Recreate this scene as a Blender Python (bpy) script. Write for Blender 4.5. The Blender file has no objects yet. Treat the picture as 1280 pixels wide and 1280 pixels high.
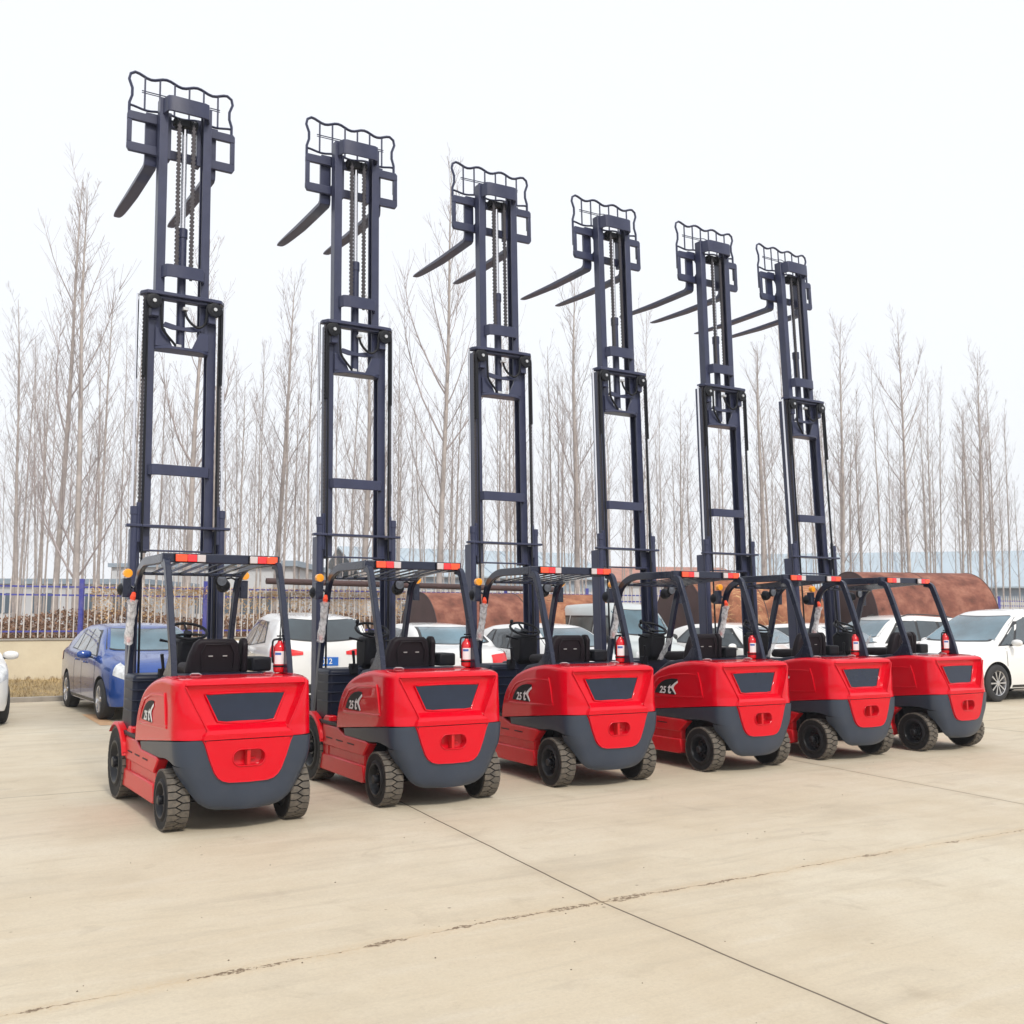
import bpy, bmesh, math, random
from math import sin, cos, pi, radians, sqrt, atan2
from mathutils import Vector, Matrix
from mathutils.bvhtree import BVHTree

sc = bpy.context.scene
COL = sc.collection
random.seed(7)

# ------------------------------------------------------------------ materials
def nmat(name):
    m = bpy.data.materials.new(name); m.use_nodes = True
    nt = m.node_tree
    return m, nt, nt.nodes['Principled BSDF']

def setp(b, **k):
    names = dict(base='Base Color', rough='Roughness', metal='Metallic', coat='Coat Weight', coatr='Coat Roughness',
                 spec='Specular IOR Level', alpha='Alpha', trans='Transmission Weight', ior='IOR', sheen='Sheen Weight')
    for a, v in k.items():
        b.inputs[names[a]].default_value = (*v, 1) if a == 'base' else v

def mat(name, base, rough=.5, metal=0., var=.0, vscale=3., dust=None, dustamt=0., bump=0., bscale=60., coords='Object', **k):
    m, nt, b = nmat(name)
    setp(b, base=base, rough=rough, metal=metal, **k)
    N, L = nt.nodes, nt.links
    tc = N.new('ShaderNodeTexCoord')
    col = None
    if var > 0:
        n = N.new('ShaderNodeTexNoise'); n.inputs['Scale'].default_value = vscale; n.inputs['Detail'].default_value = 6
        L.new(tc.outputs[coords], n.inputs['Vector'])
        r = N.new('ShaderNodeMapRange'); r.inputs[1].default_value = .3; r.inputs[2].default_value = .7
        r.inputs[3].default_value = 1 - var; r.inputs[4].default_value = 1 + var
        L.new(n.outputs[0], r.inputs[0])
        mx = N.new('ShaderNodeVectorMath'); mx.operation = 'SCALE'; mx.inputs[0].default_value = base
        L.new(r.outputs[0], mx.inputs['Scale']); col = mx.outputs[0]
        rr = N.new('ShaderNodeMapRange'); rr.inputs[3].default_value = max(0, rough - var * .5); rr.inputs[4].default_value = min(1, rough + var * .6)
        L.new(n.outputs[0], rr.inputs[0]); L.new(rr.outputs[0], b.inputs['Roughness'])
    if dust:
        n = N.new('ShaderNodeTexNoise'); n.inputs['Scale'].default_value = vscale * 2.3; n.inputs['Detail'].default_value = 8; n.inputs['Roughness'].default_value = .65
        L.new(tc.outputs[coords], n.inputs['Vector'])
        r = N.new('ShaderNodeMapRange'); r.inputs[1].default_value = .42; r.inputs[2].default_value = .75; r.inputs[4].default_value = dustamt
        L.new(n.outputs[0], r.inputs[0])
        mm = N.new('ShaderNodeMix'); mm.data_type = 'RGBA'
        L.new(r.outputs[0], mm.inputs[0])
        if col: L.new(col, mm.inputs[6])
        else: mm.inputs[6].default_value = (*base, 1)
        mm.inputs[7].default_value = (*dust, 1); col = mm.outputs[2]
    if col: L.new(col, b.inputs['Base Color'])
    if bump > 0:
        n = N.new('ShaderNodeTexNoise'); n.inputs['Scale'].default_value = bscale; n.inputs['Detail'].default_value = 4
        L.new(tc.outputs[coords], n.inputs['Vector'])
        bp = N.new('ShaderNodeBump'); bp.inputs['Strength'].default_value = bump; bp.inputs['Distance'].default_value = .01
        L.new(n.outputs[0], bp.inputs['Height']); L.new(bp.outputs[0], b.inputs['Normal'])
    return m

M = {}
M['red'] = mat('red_paint', (.63, .0, .012), .22, coat=.55, coatr=.015, spec=.08, var=.04, vscale=2, bump=.03, bscale=9)
M['red2'] = mat('red_paint_lower', (.62, .002, .010), .30, coat=.15, coatr=.08, spec=.25, var=.06, vscale=3, dust=(.4, .22, .16), dustamt=.10)
M['grey'] = mat('dark_grey_paint', (.031, .043, .068), .40, coat=.1, coatr=.2, spec=.4, var=.08, vscale=3, dust=(.13, .13, .14), dustamt=.08, bump=.04, bscale=14)
M['mast'] = mat('mast_blue_black_paint', (.025, .031, .075), .36, coat=.15, coatr=.15, spec=.4, var=.12, vscale=5, dust=(.08, .08, .11), dustamt=.15)
M['guard'] = mat('guard_blue_black_paint', (.015, .020, .042), .28, coat=.3, coatr=.06, spec=.25, var=.1, vscale=4)
M['chain'] = mat('oiled_chain_steel', (.055, .05, .055), .38, metal=.6)
M['black'] = mat('black_plastic', (.007, .008, .012), .45, spec=.22, var=.15, vscale=6, bump=.05, bscale=90)
M['seat'] = mat('black_vinyl', (.008, .005, .008), .5, spec=.2, var=.2, vscale=5)
M['navy'] = mat('dark_blue_plastic', (.007, .011, .028), .40, spec=.25, var=.1, vscale=5)
M['chrome'] = mat('polished_rod', (.75, .75, .78), .12, metal=1)
M['zinc'] = mat('zinc_fitting', (.55, .55, .55), .3, metal=.9)
M['glass'] = mat('dark_rear_panel', (.008, .014, .032), .12, spec=.3, coat=.3, coatr=.03, bump=.12, bscale=2.5, var=.3, vscale=4)
M['rubber'] = mat('black_rubber', (.009, .009, .011), .7, spec=.3, dust=(.08, .065, .05), dustamt=.10, vscale=8)
M['tread'] = mat('dusty_tread_rubber', (.095, .084, .072), .85, var=.2, vscale=14, dust=(.26, .215, .16), dustamt=.5)
M['groove'] = mat('tread_groove_rubber', (.012, .011, .011), .9)
M['rim'] = mat('black_rim_paint', (.008, .009, .013), .4, spec=.4, dust=(.06, .055, .05), dustamt=.1, vscale=8)
M['lens_red'] = mat('red_lens', (.80, .015, .02), .12, coat=.8)
M['lens_orange'] = mat('orange_lens', (.88, .075, .008), .15, coat=.8)
M['lens_amber'] = mat('amber_lens', (.95, .38, .02), .2, coat=.6)
M['lens_white'] = mat('clear_lens', (.55, .50, .50), .12, coat=.8)
M['orange'] = mat('orange_red_plastic', (.85, .08, .03), .35)
M['white'] = mat('white_sticker', (.8, .8, .8), .4)
M['sticker'] = mat('black_sticker', (.008, .008, .010), .5, spec=.15)
M['ext_red'] = mat('extinguisher_red', (.60, .005, .012), .22, coat=.5)
M['blue_mark'] = mat('blue_print', (.05, .15, .45), .4)
def film_mat():
    m, nt, b = nmat('clear_film')
    setp(b, base=(.88, .89, .92), rough=.3, alpha=.42, coat=.3)
    N, L = nt.nodes, nt.links
    tc = N.new('ShaderNodeTexCoord'); n = N.new('ShaderNodeTexNoise'); n.inputs['Scale'].default_value = 22; n.inputs['Distortion'].default_value = .6
    L.new(tc.outputs['Object'], n.inputs['Vector'])
    r = N.new('ShaderNodeMapRange'); r.inputs[1].default_value = .4; r.inputs[2].default_value = .6; r.inputs[3].default_value = .38; r.inputs[4].default_value = .72
    L.new(n.outputs[0], r.inputs[0]); L.new(r.outputs[0], b.inputs['Alpha'])
    bp = N.new('ShaderNodeBump'); bp.inputs['Strength'].default_value = .4; bp.inputs['Distance'].default_value = .01
    L.new(n.outputs[0], bp.inputs['Height']); L.new(bp.outputs[0], b.inputs['Normal'])
    return m
M['film'] = film_mat()
M['car_white'] = mat('white_car_paint', (.80, .80, .79), .22, coat=.7, coatr=.05, var=.02, vscale=1.5)
M['car_silver'] = mat('silver_white_paint', (.50, .54, .54), .3, coat=.4, coatr=.08, var=.05, vscale=2)
M['car_blue'] = mat('blue_car_paint', (.012, .065, .30), .20, metal=.3, coat=.8, coatr=.04, var=.05, vscale=1.5)
M['car_glass'] = mat('car_glass', (.035, .05, .06), .04, coat=1., coatr=.02, var=.25, vscale=2.2)
M['car_glass_pale'] = mat('windscreen_painted_reflection', (.07, .14, .18), .04, coat=1., coatr=.02, var=.6, vscale=1.1)  # uneven teal base colour paints varied reflections into the glass
M['van_glass'] = mat('van_side_glass', (.10, .12, .12), .12, spec=.4, var=.3, vscale=2)
M['car_dark'] = mat('car_underbody', (.012, .012, .013), .8)
M['car_trim'] = mat('car_black_trim', (.02, .02, .022), .4)
M['alloy'] = mat('alloy_rim', (.62, .62, .64), .25, metal=.85)
M['tyre'] = mat('car_tyre', (.022, .022, .024), .75, var=.2, vscale=12)
M['plate_blue'] = mat('blue_plate', (.02, .16, .60), .35)
M['headlamp'] = mat('headlamp_lens', (.62, .64, .66), .08, coat=1., var=.3, vscale=14)
M['headlamp_dark'] = mat('dark_headlamp_lens', (.10, .12, .16), .08, coat=1., var=.6, vscale=12)

# ------------------------------------------------------------------ mesh builder
class MB:
    def __init__(s): s.v = []; s.f = []; s.m = []
    def add(s, vs, fs, mi=0):
        o = len(s.v); s.v += [tuple(p) for p in vs]; s.f += [tuple(o + i for i in f) for f in fs]; s.m += [mi] * len(fs); return s
    def box(s, c, d, R=None, mi=0):
        vs = [Vector((x * d[0] / 2, y * d[1] / 2, z * d[2] / 2)) for x in (-1, 1) for y in (-1, 1) for z in (-1, 1)]
        if R is not None: vs = [R @ p for p in vs]
        c = Vector(c)
        return s.add([c + p for p in vs], [(0, 1, 3, 2), (4, 6, 7, 5), (0, 4, 5, 1), (2, 3, 7, 6), (0, 2, 6, 4), (1, 5, 7, 3)], mi)
    def bb(s, x0, x1, y0, y1, z0, z1, mi=0):
        return s.box(((x0 + x1) / 2, (y0 + y1) / 2, (z0 + z1) / 2), (abs(x1 - x0), abs(y1 - y0), abs(z1 - z0)), mi=mi)
    def bar(s, p0, p1, w, h, up=(0, 0, 1), mi=0):
        p0, p1 = Vector(p0), Vector(p1); d = p1 - p0; L = d.length; d.normalize()
        up = Vector(up); side = d.cross(up)
        if side.length < 1e-4: side = d.cross(Vector((1, 0, 0)))
        side.normalize(); u = side.cross(d)
        R = Matrix((side, d, u)).transposed()
        return s.box((p0 + p1) / 2, (w, L, h), R, mi)
    def prism(s, poly, axis, a, b, mi=0):
        """poly of 2D points, extruded along axis 0/1/2 from a to b"""
        n = len(poly)
        def mk(p, t):
            if axis == 0: return (t, p[0], p[1])
            if axis == 1: return (p[0], t, p[1])
            return (p[0], p[1], t)
        vs = [mk(p, a) for p in poly] + [mk(p, b) for p in poly]
        fs = [tuple(range(n))[::-1], tuple(range(n, 2 * n))] + [(i, (i + 1) % n, n + (i + 1) % n, n + i) for i in range(n)]
        return s.add(vs, fs, mi)
    def tube(s, path, r, n=8, cap=True, mi=0, flat=None):
        path = [Vector(p) for p in path]; k = len(path)
        rs = r if isinstance(r, (list, tuple)) else [r] * k
        vs = []; up = None
        for i, p in enumerate(path):
            d = (path[min(i + 1, k - 1)] - path[max(i - 1, 0)]).normalized()
            if up is None:
                up = Vector((0, 0, 1)) if abs(d.z) < .9 else Vector((1, 0, 0))
            a = d.cross(up)
            if a.length < 1e-5: a = d.cross(Vector((0, 1, 0)))
            a.normalize(); b = a.cross(d).normalized(); up = b
            for j in range(n):
                t = 2 * pi * j / n
                f = flat or (1, 1)
                vs.append(p + a * cos(t) * rs[i] * f[0] + b * sin(t) * rs[i] * f[1])
        fs = [(i * n + j, i * n + (j + 1) % n, (i + 1) * n + (j + 1) % n, (i + 1) * n + j) for i in range(k - 1) for j in range(n)]
        if cap: fs += [tuple(range(n))[::-1], tuple(range((k - 1) * n, k * n))]
        return s.add(vs, fs, mi)
    def lathe(s, prof, c, axis=0, n=32, sgn=1, mi=0, cap=True):
        """prof: (t along axis, radius)"""
        vs = []
        for t, r in prof:
            for j in range(n):
                a = 2 * pi * j / n; u, w = cos(a) * r, sin(a) * r * sgn
                if axis == 0: vs.append((c[0] + t, c[1] + u, c[2] + w))
                elif axis == 1: vs.append((c[0] + u, c[1] + t, c[2] + w))
                else: vs.append((c[0] + u, c[1] + w, c[2] + t))
        k = len(prof)
        fs = [(i * n + j, i * n + (j + 1) % n, (i + 1) * n + (j + 1) % n, (i + 1) * n + j) for i in range(k - 1) for j in range(n)]
        if cap and prof[0][1] > 1e-4: fs.append(tuple(range(n)))
        if cap and prof[-1][1] > 1e-4: fs.append(tuple(range((k - 1) * n, k * n)))
        return s.add(vs, fs, mi)
    def grid(s, rows, mi=0, close=False):
        nr, nc = len(rows), len(rows[0])
        vs = [p for r in rows for p in r]
        fs = [(i * nc + j, i * nc + (j + 1) % nc, (i + 1) * nc + (j + 1) % nc, (i + 1) * nc + j) for i in range(nr - 1) for j in range(nc if close else nc - 1)]
        return s.add(vs, fs, mi)
    def shift(s, d):
        s.v = [(p[0] + d[0], p[1] + d[1], p[2] + d[2]) for p in s.v]; return s
    def build(s, name, mats, parent=None, smooth=35, bevel=0, seg=2, fix=True, loc=None):
        me = bpy.data.meshes.new(name); me.from_pydata(s.v, [], s.f)
        if not isinstance(mats, (list, tuple)): mats = [mats]
        for m in mats: me.materials.append(m)
        if len(mats) > 1: me.polygons.foreach_set('material_index', s.m)
        me.update()
        if fix:
            bm = bmesh.new(); bm.from_mesh(me)
            bmesh.ops.remove_doubles(bm, verts=bm.verts, dist=1e-5)
            bmesh.ops.recalc_face_normals(bm, faces=bm.faces)
            bm.to_mesh(me); bm.free()
        if smooth:
            me.polygons.foreach_set('use_smooth', [True] * len(me.polygons))
            me.set_sharp_from_angle(angle=radians(smooth))
        o = bpy.data.objects.new(name, me); COL.objects.link(o)
        if parent: o.parent = parent
        if loc: o.location = loc
        if bevel:
            md = o.modifiers.new('bevel', 'BEVEL'); md.width = bevel; md.segments = seg; md.limit_method = 'ANGLE'; md.angle_limit = radians(40)
            md.use_clamp_overlap = True
        return o

def empty(name, loc=(0, 0, 0), rz=0, parent=None):
    o = bpy.data.objects.new(name, None); COL.objects.link(o); o.location = loc; o.rotation_euler = (0, 0, rz)
    o.empty_display_size = .2
    if parent: o.parent = parent
    return o
def tag(o, label, cat, group=None):
    o['label'] = label; o['category'] = cat
    if group: o['group'] = group
    return o
def struct(o, kind='structure'):
    o['kind'] = kind; return o
def copy_tree(o, parent=None):
    c = o.copy(); COL.objects.link(c)
    if parent: c.parent = parent
    for ch in list(o.children):
        if ch.name in bpy.data.objects: copy_tree(ch, c)
    return c
def text_mesh(txt, size, shear=0., extrude=.0015, bold=0.):
    cu = bpy.data.curves.new('lettering', 'FONT'); cu.body = txt; cu.size = size; cu.shear = shear; cu.extrude = extrude; cu.offset = bold
    cu.align_x = 'CENTER'; cu.align_y = 'CENTER'
    ob = bpy.data.objects.new('lettering', cu); COL.objects.link(ob)
    dg = bpy.context.evaluated_depsgraph_get()
    me = bpy.data.meshes.new_from_object(ob.evaluated_get(dg))
    vs = [tuple(v.co) for v in me.vertices]; fs = [tuple(p.vertices) for p in me.polygons]
    bpy.data.objects.remove(ob); bpy.data.curves.remove(cu); bpy.data.meshes.remove(me)
    return vs, fs
def lerp(a, b, t): return a + (b - a) * t
def interp(xs, x):
    if x <= xs[0][0]: return xs[0][1]
    for (a, b), (c, d) in zip(xs, xs[1:]):
        if x <= c: return b + (d - b) * (x - a) / (c - a)
    return xs[-1][1]
def smooth_interp(xs, x):
    if x <= xs[0][0]: return xs[0][1]
    n = len(xs)
    for i in range(n - 1):
        if x <= xs[i + 1][0]:
            x0, y0 = xs[i]; x1, y1 = xs[i + 1]; h = x1 - x0; t = (x - x0) / h
            m = []
            for j in (i, i + 1):
                if 0 < j < n - 1:
                    s1 = (xs[j][1] - xs[j - 1][1]) / (xs[j][0] - xs[j - 1][0]); s2 = (xs[j + 1][1] - xs[j][1]) / (xs[j + 1][0] - xs[j][0])
                    m.append(0 if s1 * s2 <= 0 else 2 * s1 * s2 / (s1 + s2))
                elif j == 0: m.append((xs[1][1] - xs[0][1]) / (xs[1][0] - xs[0][0]))
                else: m.append((xs[-1][1] - xs[-2][1]) / (xs[-1][0] - xs[-2][0]))
            return (2*t**3-3*t*t+1)*y0 + (t**3-2*t*t+t)*h*m[0] + (-2*t**3+3*t*t)*y1 + (t**3-t*t)*h*m[1]
    return xs[-1][1]
def arc_path(pts, r=.06, n=5):
    """round the corners of a polyline"""
    pts = [Vector(p) for p in pts]; out = [pts[0]]
    for i in range(1, len(pts) - 1):
        a, b, c = pts[i - 1], pts[i], pts[i + 1]
        rr = min(r, (a - b).length * .45, (c - b).length * .45)
        p, q = b + (a - b).normalized() * rr, b + (c - b).normalized() * rr
        for k in range(n + 1):
            t = k / n; out.append(p * (1 - t) ** 2 + b * 2 * t * (1 - t) + q * t * t)
    out.append(pts[-1]); return out

# ================================================================== FORKLIFT
FY, MZ = 1.886, 0.6

def forklift_wheel(parent, x_out, y, R, w, name='wheel'):
    """x_out outer face x (signed); axis along x"""
    sg = -1 if x_out < 0 else 1
    xi = x_out - sg * w
    t = MB()
    # carcass, sidewalls
    prof = [(0, R * .58), (0.0, R * .62), (-.012, R * .70), (-.004, R * .84), (-.004, R * .93), (-.012, R - .012), (-w + .012, R - .012), (-w, R * .9), (-w, R * .6), (-w, R * .55)]
    t.lathe([(sg * a, b) for a, b in prof], (x_out, y, R), 0, 40, cap=False)
    tyre = t.build('tyre', M['rubber'], None, smooth=30)
    g = MB(); N = 25 if R < .3 else 30
    def P(u, th, r): return (x_out - sg * (.006 + u * (w - .012)), y + cos(th) * r, R + sin(th) * r)
    p = 2 * pi / N; gp = p * .085
    for k in range(N):
        for row in (0, 1):
            th = p * (k + .5 * row)
            if row == 0: poly = [(0, th + gp), (.34, th + gp), (.595, th + p * .5), (.34, th + p - gp), (0, th + p - gp)]
            else: poly = [(1, th + gp), (.68, th + gp), (.425, th + p * .5), (.68, th + p - gp), (1, th + p - gp)]
            n = len(poly)
            vs = [P(u, a, R) for u, a in poly] + [P(u, a, R - .018) for u, a in poly]
            fs = [tuple(range(n))] + [(i, (i + 1) % n, n + (i + 1) % n, n + i) for i in range(n)]
            g.add(vs, fs)
    tr = g.build('tread', M['tread'], None, smooth=0)
    r = MB()
    rp = [(-.045, 0), (-.045, R * .16), (-.03, R * .17), (-.028, R * .22), (-.065, R * .26), (-.065, R * .44), (-.035, R * .50), (-.008, R * .53), (.002, R * .56), (.002, R * .60), (-.006, R * .61), (-w + .02, R * .61), (-w + .02, 0)]
    r.lathe([(sg * a, b) for a, b in rp], (x_out, y, R), 0, 32, cap=False)
    r.lathe([(sg * a, b) for a, b in [(-.03, R * .15), (.012, R * .15), (.02, R * .12), (.02, 0)]], (x_out, y, R), 0, 20)
    for k in range(6):
        a = k * pi / 3
        r.lathe([(sg * -.07, .014), (sg * -.045, .014), (sg * -.045, 0)], (x_out, y + cos(a) * R * .34, R + sin(a) * R * .34), 0, 6)
    e = empty(name, (0, 0, 0), 0, parent)
    rim = r.build('rim', M['rim'], e, smooth=30)
    tyre.parent = e; tr.parent = e
    return e

def half_w(z):   # counterweight half width by height
    return smooth_interp([(.165, .27), (.18, .315), (.20, .345), (.23, .378), (.27, .405), (.32, .432), (.38, .462), (.44, .490), (.50, .518), (.58, .535), (.72, .542), (1.2, .542)], z)
def rear_y(z):
    return smooth_interp([(.165, -.325), (.20, -.345), (.28, -.362), (.38, -.368), (.70, -.372), (.80, -.368), (1.0, -.33), (1.10, -.30), (1.2, -.29)], z)
def plan_point(z, s, yf):
    """s 0..1 from left-front round the rear to right-front; returns (x,y)"""
    W = half_w(z); yr = rear_y(z); rc = .13; bow = .035
    yc = yr + bow + rc
    segA = max(.001, yf - yc)
    # parameterise: side [0,.3], corner [.3,.42], rear [.42,.58], mirrored
    if s > .5:
        x, y = plan_point(z, 1 - s, yf); return (-x, y)
    if s <= .3: return (-W, yf - (yf - yc) * (s / .3))
    if s <= .42:
        a = (s - .3) / .12 * radians(82)
        return (-W + rc * (1 - cos(a)), yc - rc * sin(a))
    t = (s - .42) / .08; x0 = -W + rc * (1 - cos(radians(82)))
    x = x0 * (1 - t); y0 = yc - rc * sin(radians(82))
    return (x, yr + (y0 - yr) * (1 - t * (2 - t)))

def split_z(y): return interp([(-.4, .70), (-.2, .688), (.95, .575)], y)

def make_forklift():
    root = empty('forklift')
    # ---- counterweight (grey): bowl wrapping the rear, with belt running forward
    b = MB()
    S = [i / 12 * .3 for i in range(12)] + [.3 + i / 8 * .12 for i in range(8)] + [.42 + i / 6 * .08 for i in range(7)]
    S = S + [1 - q for q in S[::-1][1:]]
    zs = [.165, .18, .20, .23, .27, .32, .38, .44, .50]
    rows = []
    for z in zs:
        ya = -.268 if z < .235 else (-sqrt(max(.0, .262 ** 2 - (z - .235) ** 2)) - .006 if z < .48 else -.17)
        s0 = 0
        while s0 < .47 and plan_point(z, s0, .2)[1] > ya: s0 += .002
        rows.append([(*plan_point(z, (s0 + (.5 - s0) * q * 2) if q <= .5 else 1 - (s0 + (.5 - s0) * (1 - q) * 2), .2), z) for q in S])
    edge = [(r[0], r[-1]) for r in rows]
    def dent(p): return (p[0], p[1] + (.10 if abs(p[0]) < .22 and .42 < p[2] < .66 and p[1] < -.25 else 0), p[2])
    rows = [[dent(p) for p in r] for r in rows]
    b.grid(rows)
    b.add([p for p in rows[0]], [tuple(range(len(S)))])            # floor of the bowl
    # upper belt .50 -> split line
    def belt_y(q, z): return plan_point(z, q, .80)
    rows2 = []
    for k in range(6):
        row = []
        for q in S:
            x, y = plan_point(.50 + .0001, q, .80)
            z = lerp(interp([(-.30, .50), (-.2, .512), (-.08, .535), (.08, .535), (.17, .52)], y) if abs(x) > .4 else .50, split_z(y) - .004, k / 5)
            x2, y2 = plan_point(z, q, .80)
            row.append(dent((x2, y2, z)))
        rows2.append(row)
    b.grid(rows2)
    # close between arch opening edge: arch lining strip of belt underside
    b.bb(-.525, .525, -.20, .78, .536, .542)
    cw = b.build('counterweight', M['grey'], root, smooth=40)
    # wheel arch lip: return edge of the casting following the arch
    for sg, e_ in ((-1, 0), (1, 1)):
        pts = [Vector(p[e_]) for p in edge[4:]] + [Vector((sg * .531, -.27 + .27 * 2 * k / 10, .235 + sqrt(max(0, .305 ** 2 - (-.27 + .054 * k) ** 2)) if 0 < k < 10 else .44)) for k in range(0)]
        rws = [[p, p + Vector((-sg * .05, .012, 0))] for p in pts]
        MB().grid(rws).build('wheel_arch', M['grey'], root, smooth=60)
    # ---- red body cover
    b = MB()
    NR = 16
    def crease(z): return interp([(.697, .350), (.735, .338), (.768, .302), (1.09, .462), (1.2, .475)], z)
    def winx(z): return interp([(.82, .228), (1.035, .325)], z)
    zt = lambda y: smooth_interp([(-.4, 1.13), (-.25, 1.142), (-.1, 1.150), (.08, 1.155), (.37, 1.125), (.67, 1.045), (.82, .95), (.92, .82), (.955, .70), (.962, .575)], y)
    def cols(z):
        xc, wx = crease(z), winx(min(max(z, .82), 1.035))
        c = [0, wx * .33, wx * .66, wx, wx + .015, xc - .02, xc - .004, xc + .008]
        return c
    def inset_y(z):
        return interp([(.70, -.378), (.735, -.378), (.752, -.36), (.80, -.290), (.83, -.276), (1.03, -.248), (1.09, -.262), (1.10, -.29), (1.2, -.28)], z)
    half = []
    zlist = [.697, .735, .752, .78, .80, .83, .90, .97, 1.03, 1.06, 1.08, 1.092, 1.100]
    for z in zlist:
        W = half_w(z); yr = rear_y(z) ; rc = .15; cc = cols(z)
        row = []
        for i, x in enumerate(cc):
            if i <= 6: y = inset_y(z) + (.004 if 0 else 0)
            else: y = min(inset_y(z), yr + .028)
            if i == 6: y = min(inset_y(z), yr + .03) if z > 2 else lerp(inset_y(z), yr + .03, .0)
            if i == 7: y = yr + .026
            row.append((-x, y, z))
        xe = cc[-1]; xs, ys = -xe, yr + .026
        # corner from (xs,ys) to side (-W, y)
        for k in range(1, 9):
            a = k / 8 * pi / 2
            ex, ey = W - xe, .16
            row.append((-(xe + ex * sin(a)), ys + ey * (1 - cos(a)), z if k < 4 else z))
        half.append(row)
    rows = []
    for row in half:
        m = [(-x, y, z) for x, y, z in row[1:]][::-1]
        rows.append(m + row)
    # bend the bottom row to the split line at the corners
    nr = []
    for ri, r in enumerate(rows):
        rr = []
        for (x, y, z) in r:
            t = (z - .697) / (1.100 - .697)
            zz = lerp(split_z(y) + .004, zt(y) - .045, t) if y > -.25 else z
            rr.append((x, y, zz))
        nr.append(rr)
    b.grid(nr)
    ends = [nr[i][-1] for i in range(len(nr))]
    # sides, going forward, both sides
    ys = [ends[0][1]] + [v for v in (-.10, 0, .10, .2, .3, .4, .5, .6, .67, .74, .80, .85, .89, .92, .945, .962) if v > ends[0][1] + .02]
    for sg in (-1, 1):
        rws = []
        for i, (ex, ey, ez) in enumerate(ends):
            t = (zlist[i] - .697) / (1.100 - .697)
            row = []
            for j, y in enumerate(ys):
                yy = ey if j == 0 else max(y, ey + .001)
                zb, zu = split_z(yy) + .004, zt(yy) - .045
                x = half_w(.8)
                row.append((sg * x, yy, lerp(zb, max(zu, zb + .001), t)))
            rws.append(row)
        b.grid(rws)
        # rounded shoulder to the deck
        sh = []
        for k in range(6):
            a = k / 5 * pi / 2
            row = []
            for j, y in enumerate(ys):
                yy = max(y, ends[-1][1])
                row.append((sg * (half_w(.8) - .075 * (1 - cos(a))), yy, max(zt(yy) - .045, split_z(yy) + .005) + .045 * sin(a)))
            sh.append(row)
        sh.append([(sg * (half_w(.8) - .13), max(y, ends[-1][1]), max(zt(max(y, ends[-1][1])), split_z(y) + .035)) for y in ys])
        b.grid(sh)
        # front lip
        b.grid([[(sg * half_w(.8), y_, z_) for y_, z_ in ((.962, .58), (.955, .69))], [(sg * (half_w(.8) - .13), y_, z_) for y_, z_ in ((.962, .58), (.955, .69))]])
    # rear shoulder and top deck
    top = nr[-1]
    dk = []
    for k in range(6):
        a = k / 5 * pi / 2
        row = []
        for (x, y, z) in top:
            f = 1 - .05 * (1 - cos(a)) / max(.3, sqrt(x * x + .3 * .3))
            row.append((x * (1 - .138 * (1 - cos(a))), y + .085 * (1 - cos(a)), z + .045 * sin(a)))
        dk.append(row)
    dk.append([(p[0] * .93, min(-.02, p[1] + .12), 1.148) for p in dk[-1]])
    dk.append([(p[0] * .9, .21, 1.147) for p in dk[0]])
    b.grid(dk)
    cover = b.build('body_cover', M['red'], root, smooth=28)
    # rear louvre panel (dark), slightly curved lower edge
    w = MB(); rows = []
    nu, nv = 18, 8
    for j in range(nv + 1):
        v = j / nv; row = []
        for i in range(nu + 1):
            u = i / nu * 2 - 1
            zb = .822 - .018 * (1 - u * u); zu = 1.028 + .006 * (1 - u * u)
            z = lerp(zb, zu, v); x = u * lerp(.222, .318, v)
            row.append((x, lerp(-.276, -.248, v) - .006, z))
        rows.append(row)
    w.grid(rows); w.build('rear_panel', M['glass'], cover, smooth=40)
    # raised rim of the panel
    path = []
    for i in range(19):
        u = i / 18 * 2 - 1; path.append((u * .222, -.285, .822 - .018 * (1 - u * u)))
    for i in range(19):
        u = 1 - i / 18 * 2; path.append((u * .318, -.257, 1.028 + .006 * (1 - u * u)))
    path.append(path[0])
    MB().tube(path, .008, 6).build('panel_rim', M['red'], cover, smooth=60)
    # crease ridge bars
    for sg in (-1, 1):
        MB().tube([(sg * .470, -.292, 1.09), (sg * .395, -.325, .93), (sg * .312, -.352, .768), (sg * .345, -.360, .70)], .008, 6).build('ridge', M['red'], cover, smooth=60)
        # side swage line
        MB().tube([(sg * .541, .80, .742), (sg * .545, .70, .742), (sg * .545, .05, .765), (sg * .545, -.06, .775)], .012, 6, flat=(.5, 1)).build('swage_line', M['red'], cover, smooth=60)
        MB().tube([(sg * .541, .835, .76), (sg * .546, .76, .86), (sg * .546, .66, .94), (sg * .546, .45, .99), (sg * .546, .15, 1.005), (sg * .541, .03, 1.0)], .010, 6, flat=(.5, 1)).build('swage_line', M['red'], cover, smooth=60)
        MB().tube([(sg * .543, .02, 1.03), (sg * .546, -.02, .93), (sg * .543, -.05, .79)], .011, 6, flat=(.5, 1)).build('swage_line', M['red'], cover, smooth=60)
    # ---- lower red tow panel
    w = MB()
    prof = [(-.352, .694), (-.335, .66), (-.30, .55), (-.262, .455), (-.235, .415), (-.20, .388), (-.15, .374), (0, .370)]
    prof = prof + [(-x, z) for x, z in prof[::-1][1:]]
    n = len(prof)
    def bowy(x, z): return -.376 + .012 * (abs(x) / .35) ** 2
    outer = [(x, bowy(x, z) + .02, z) for x, z in prof]
    mid = [(x * .985, bowy(x, z) - .006, lerp(z, .60, .012)) for x, z in prof]
    inn = [(x * .955, bowy(x, z) - .004, lerp(z, .60, .035)) for x, z in prof]
    cen = []
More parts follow.
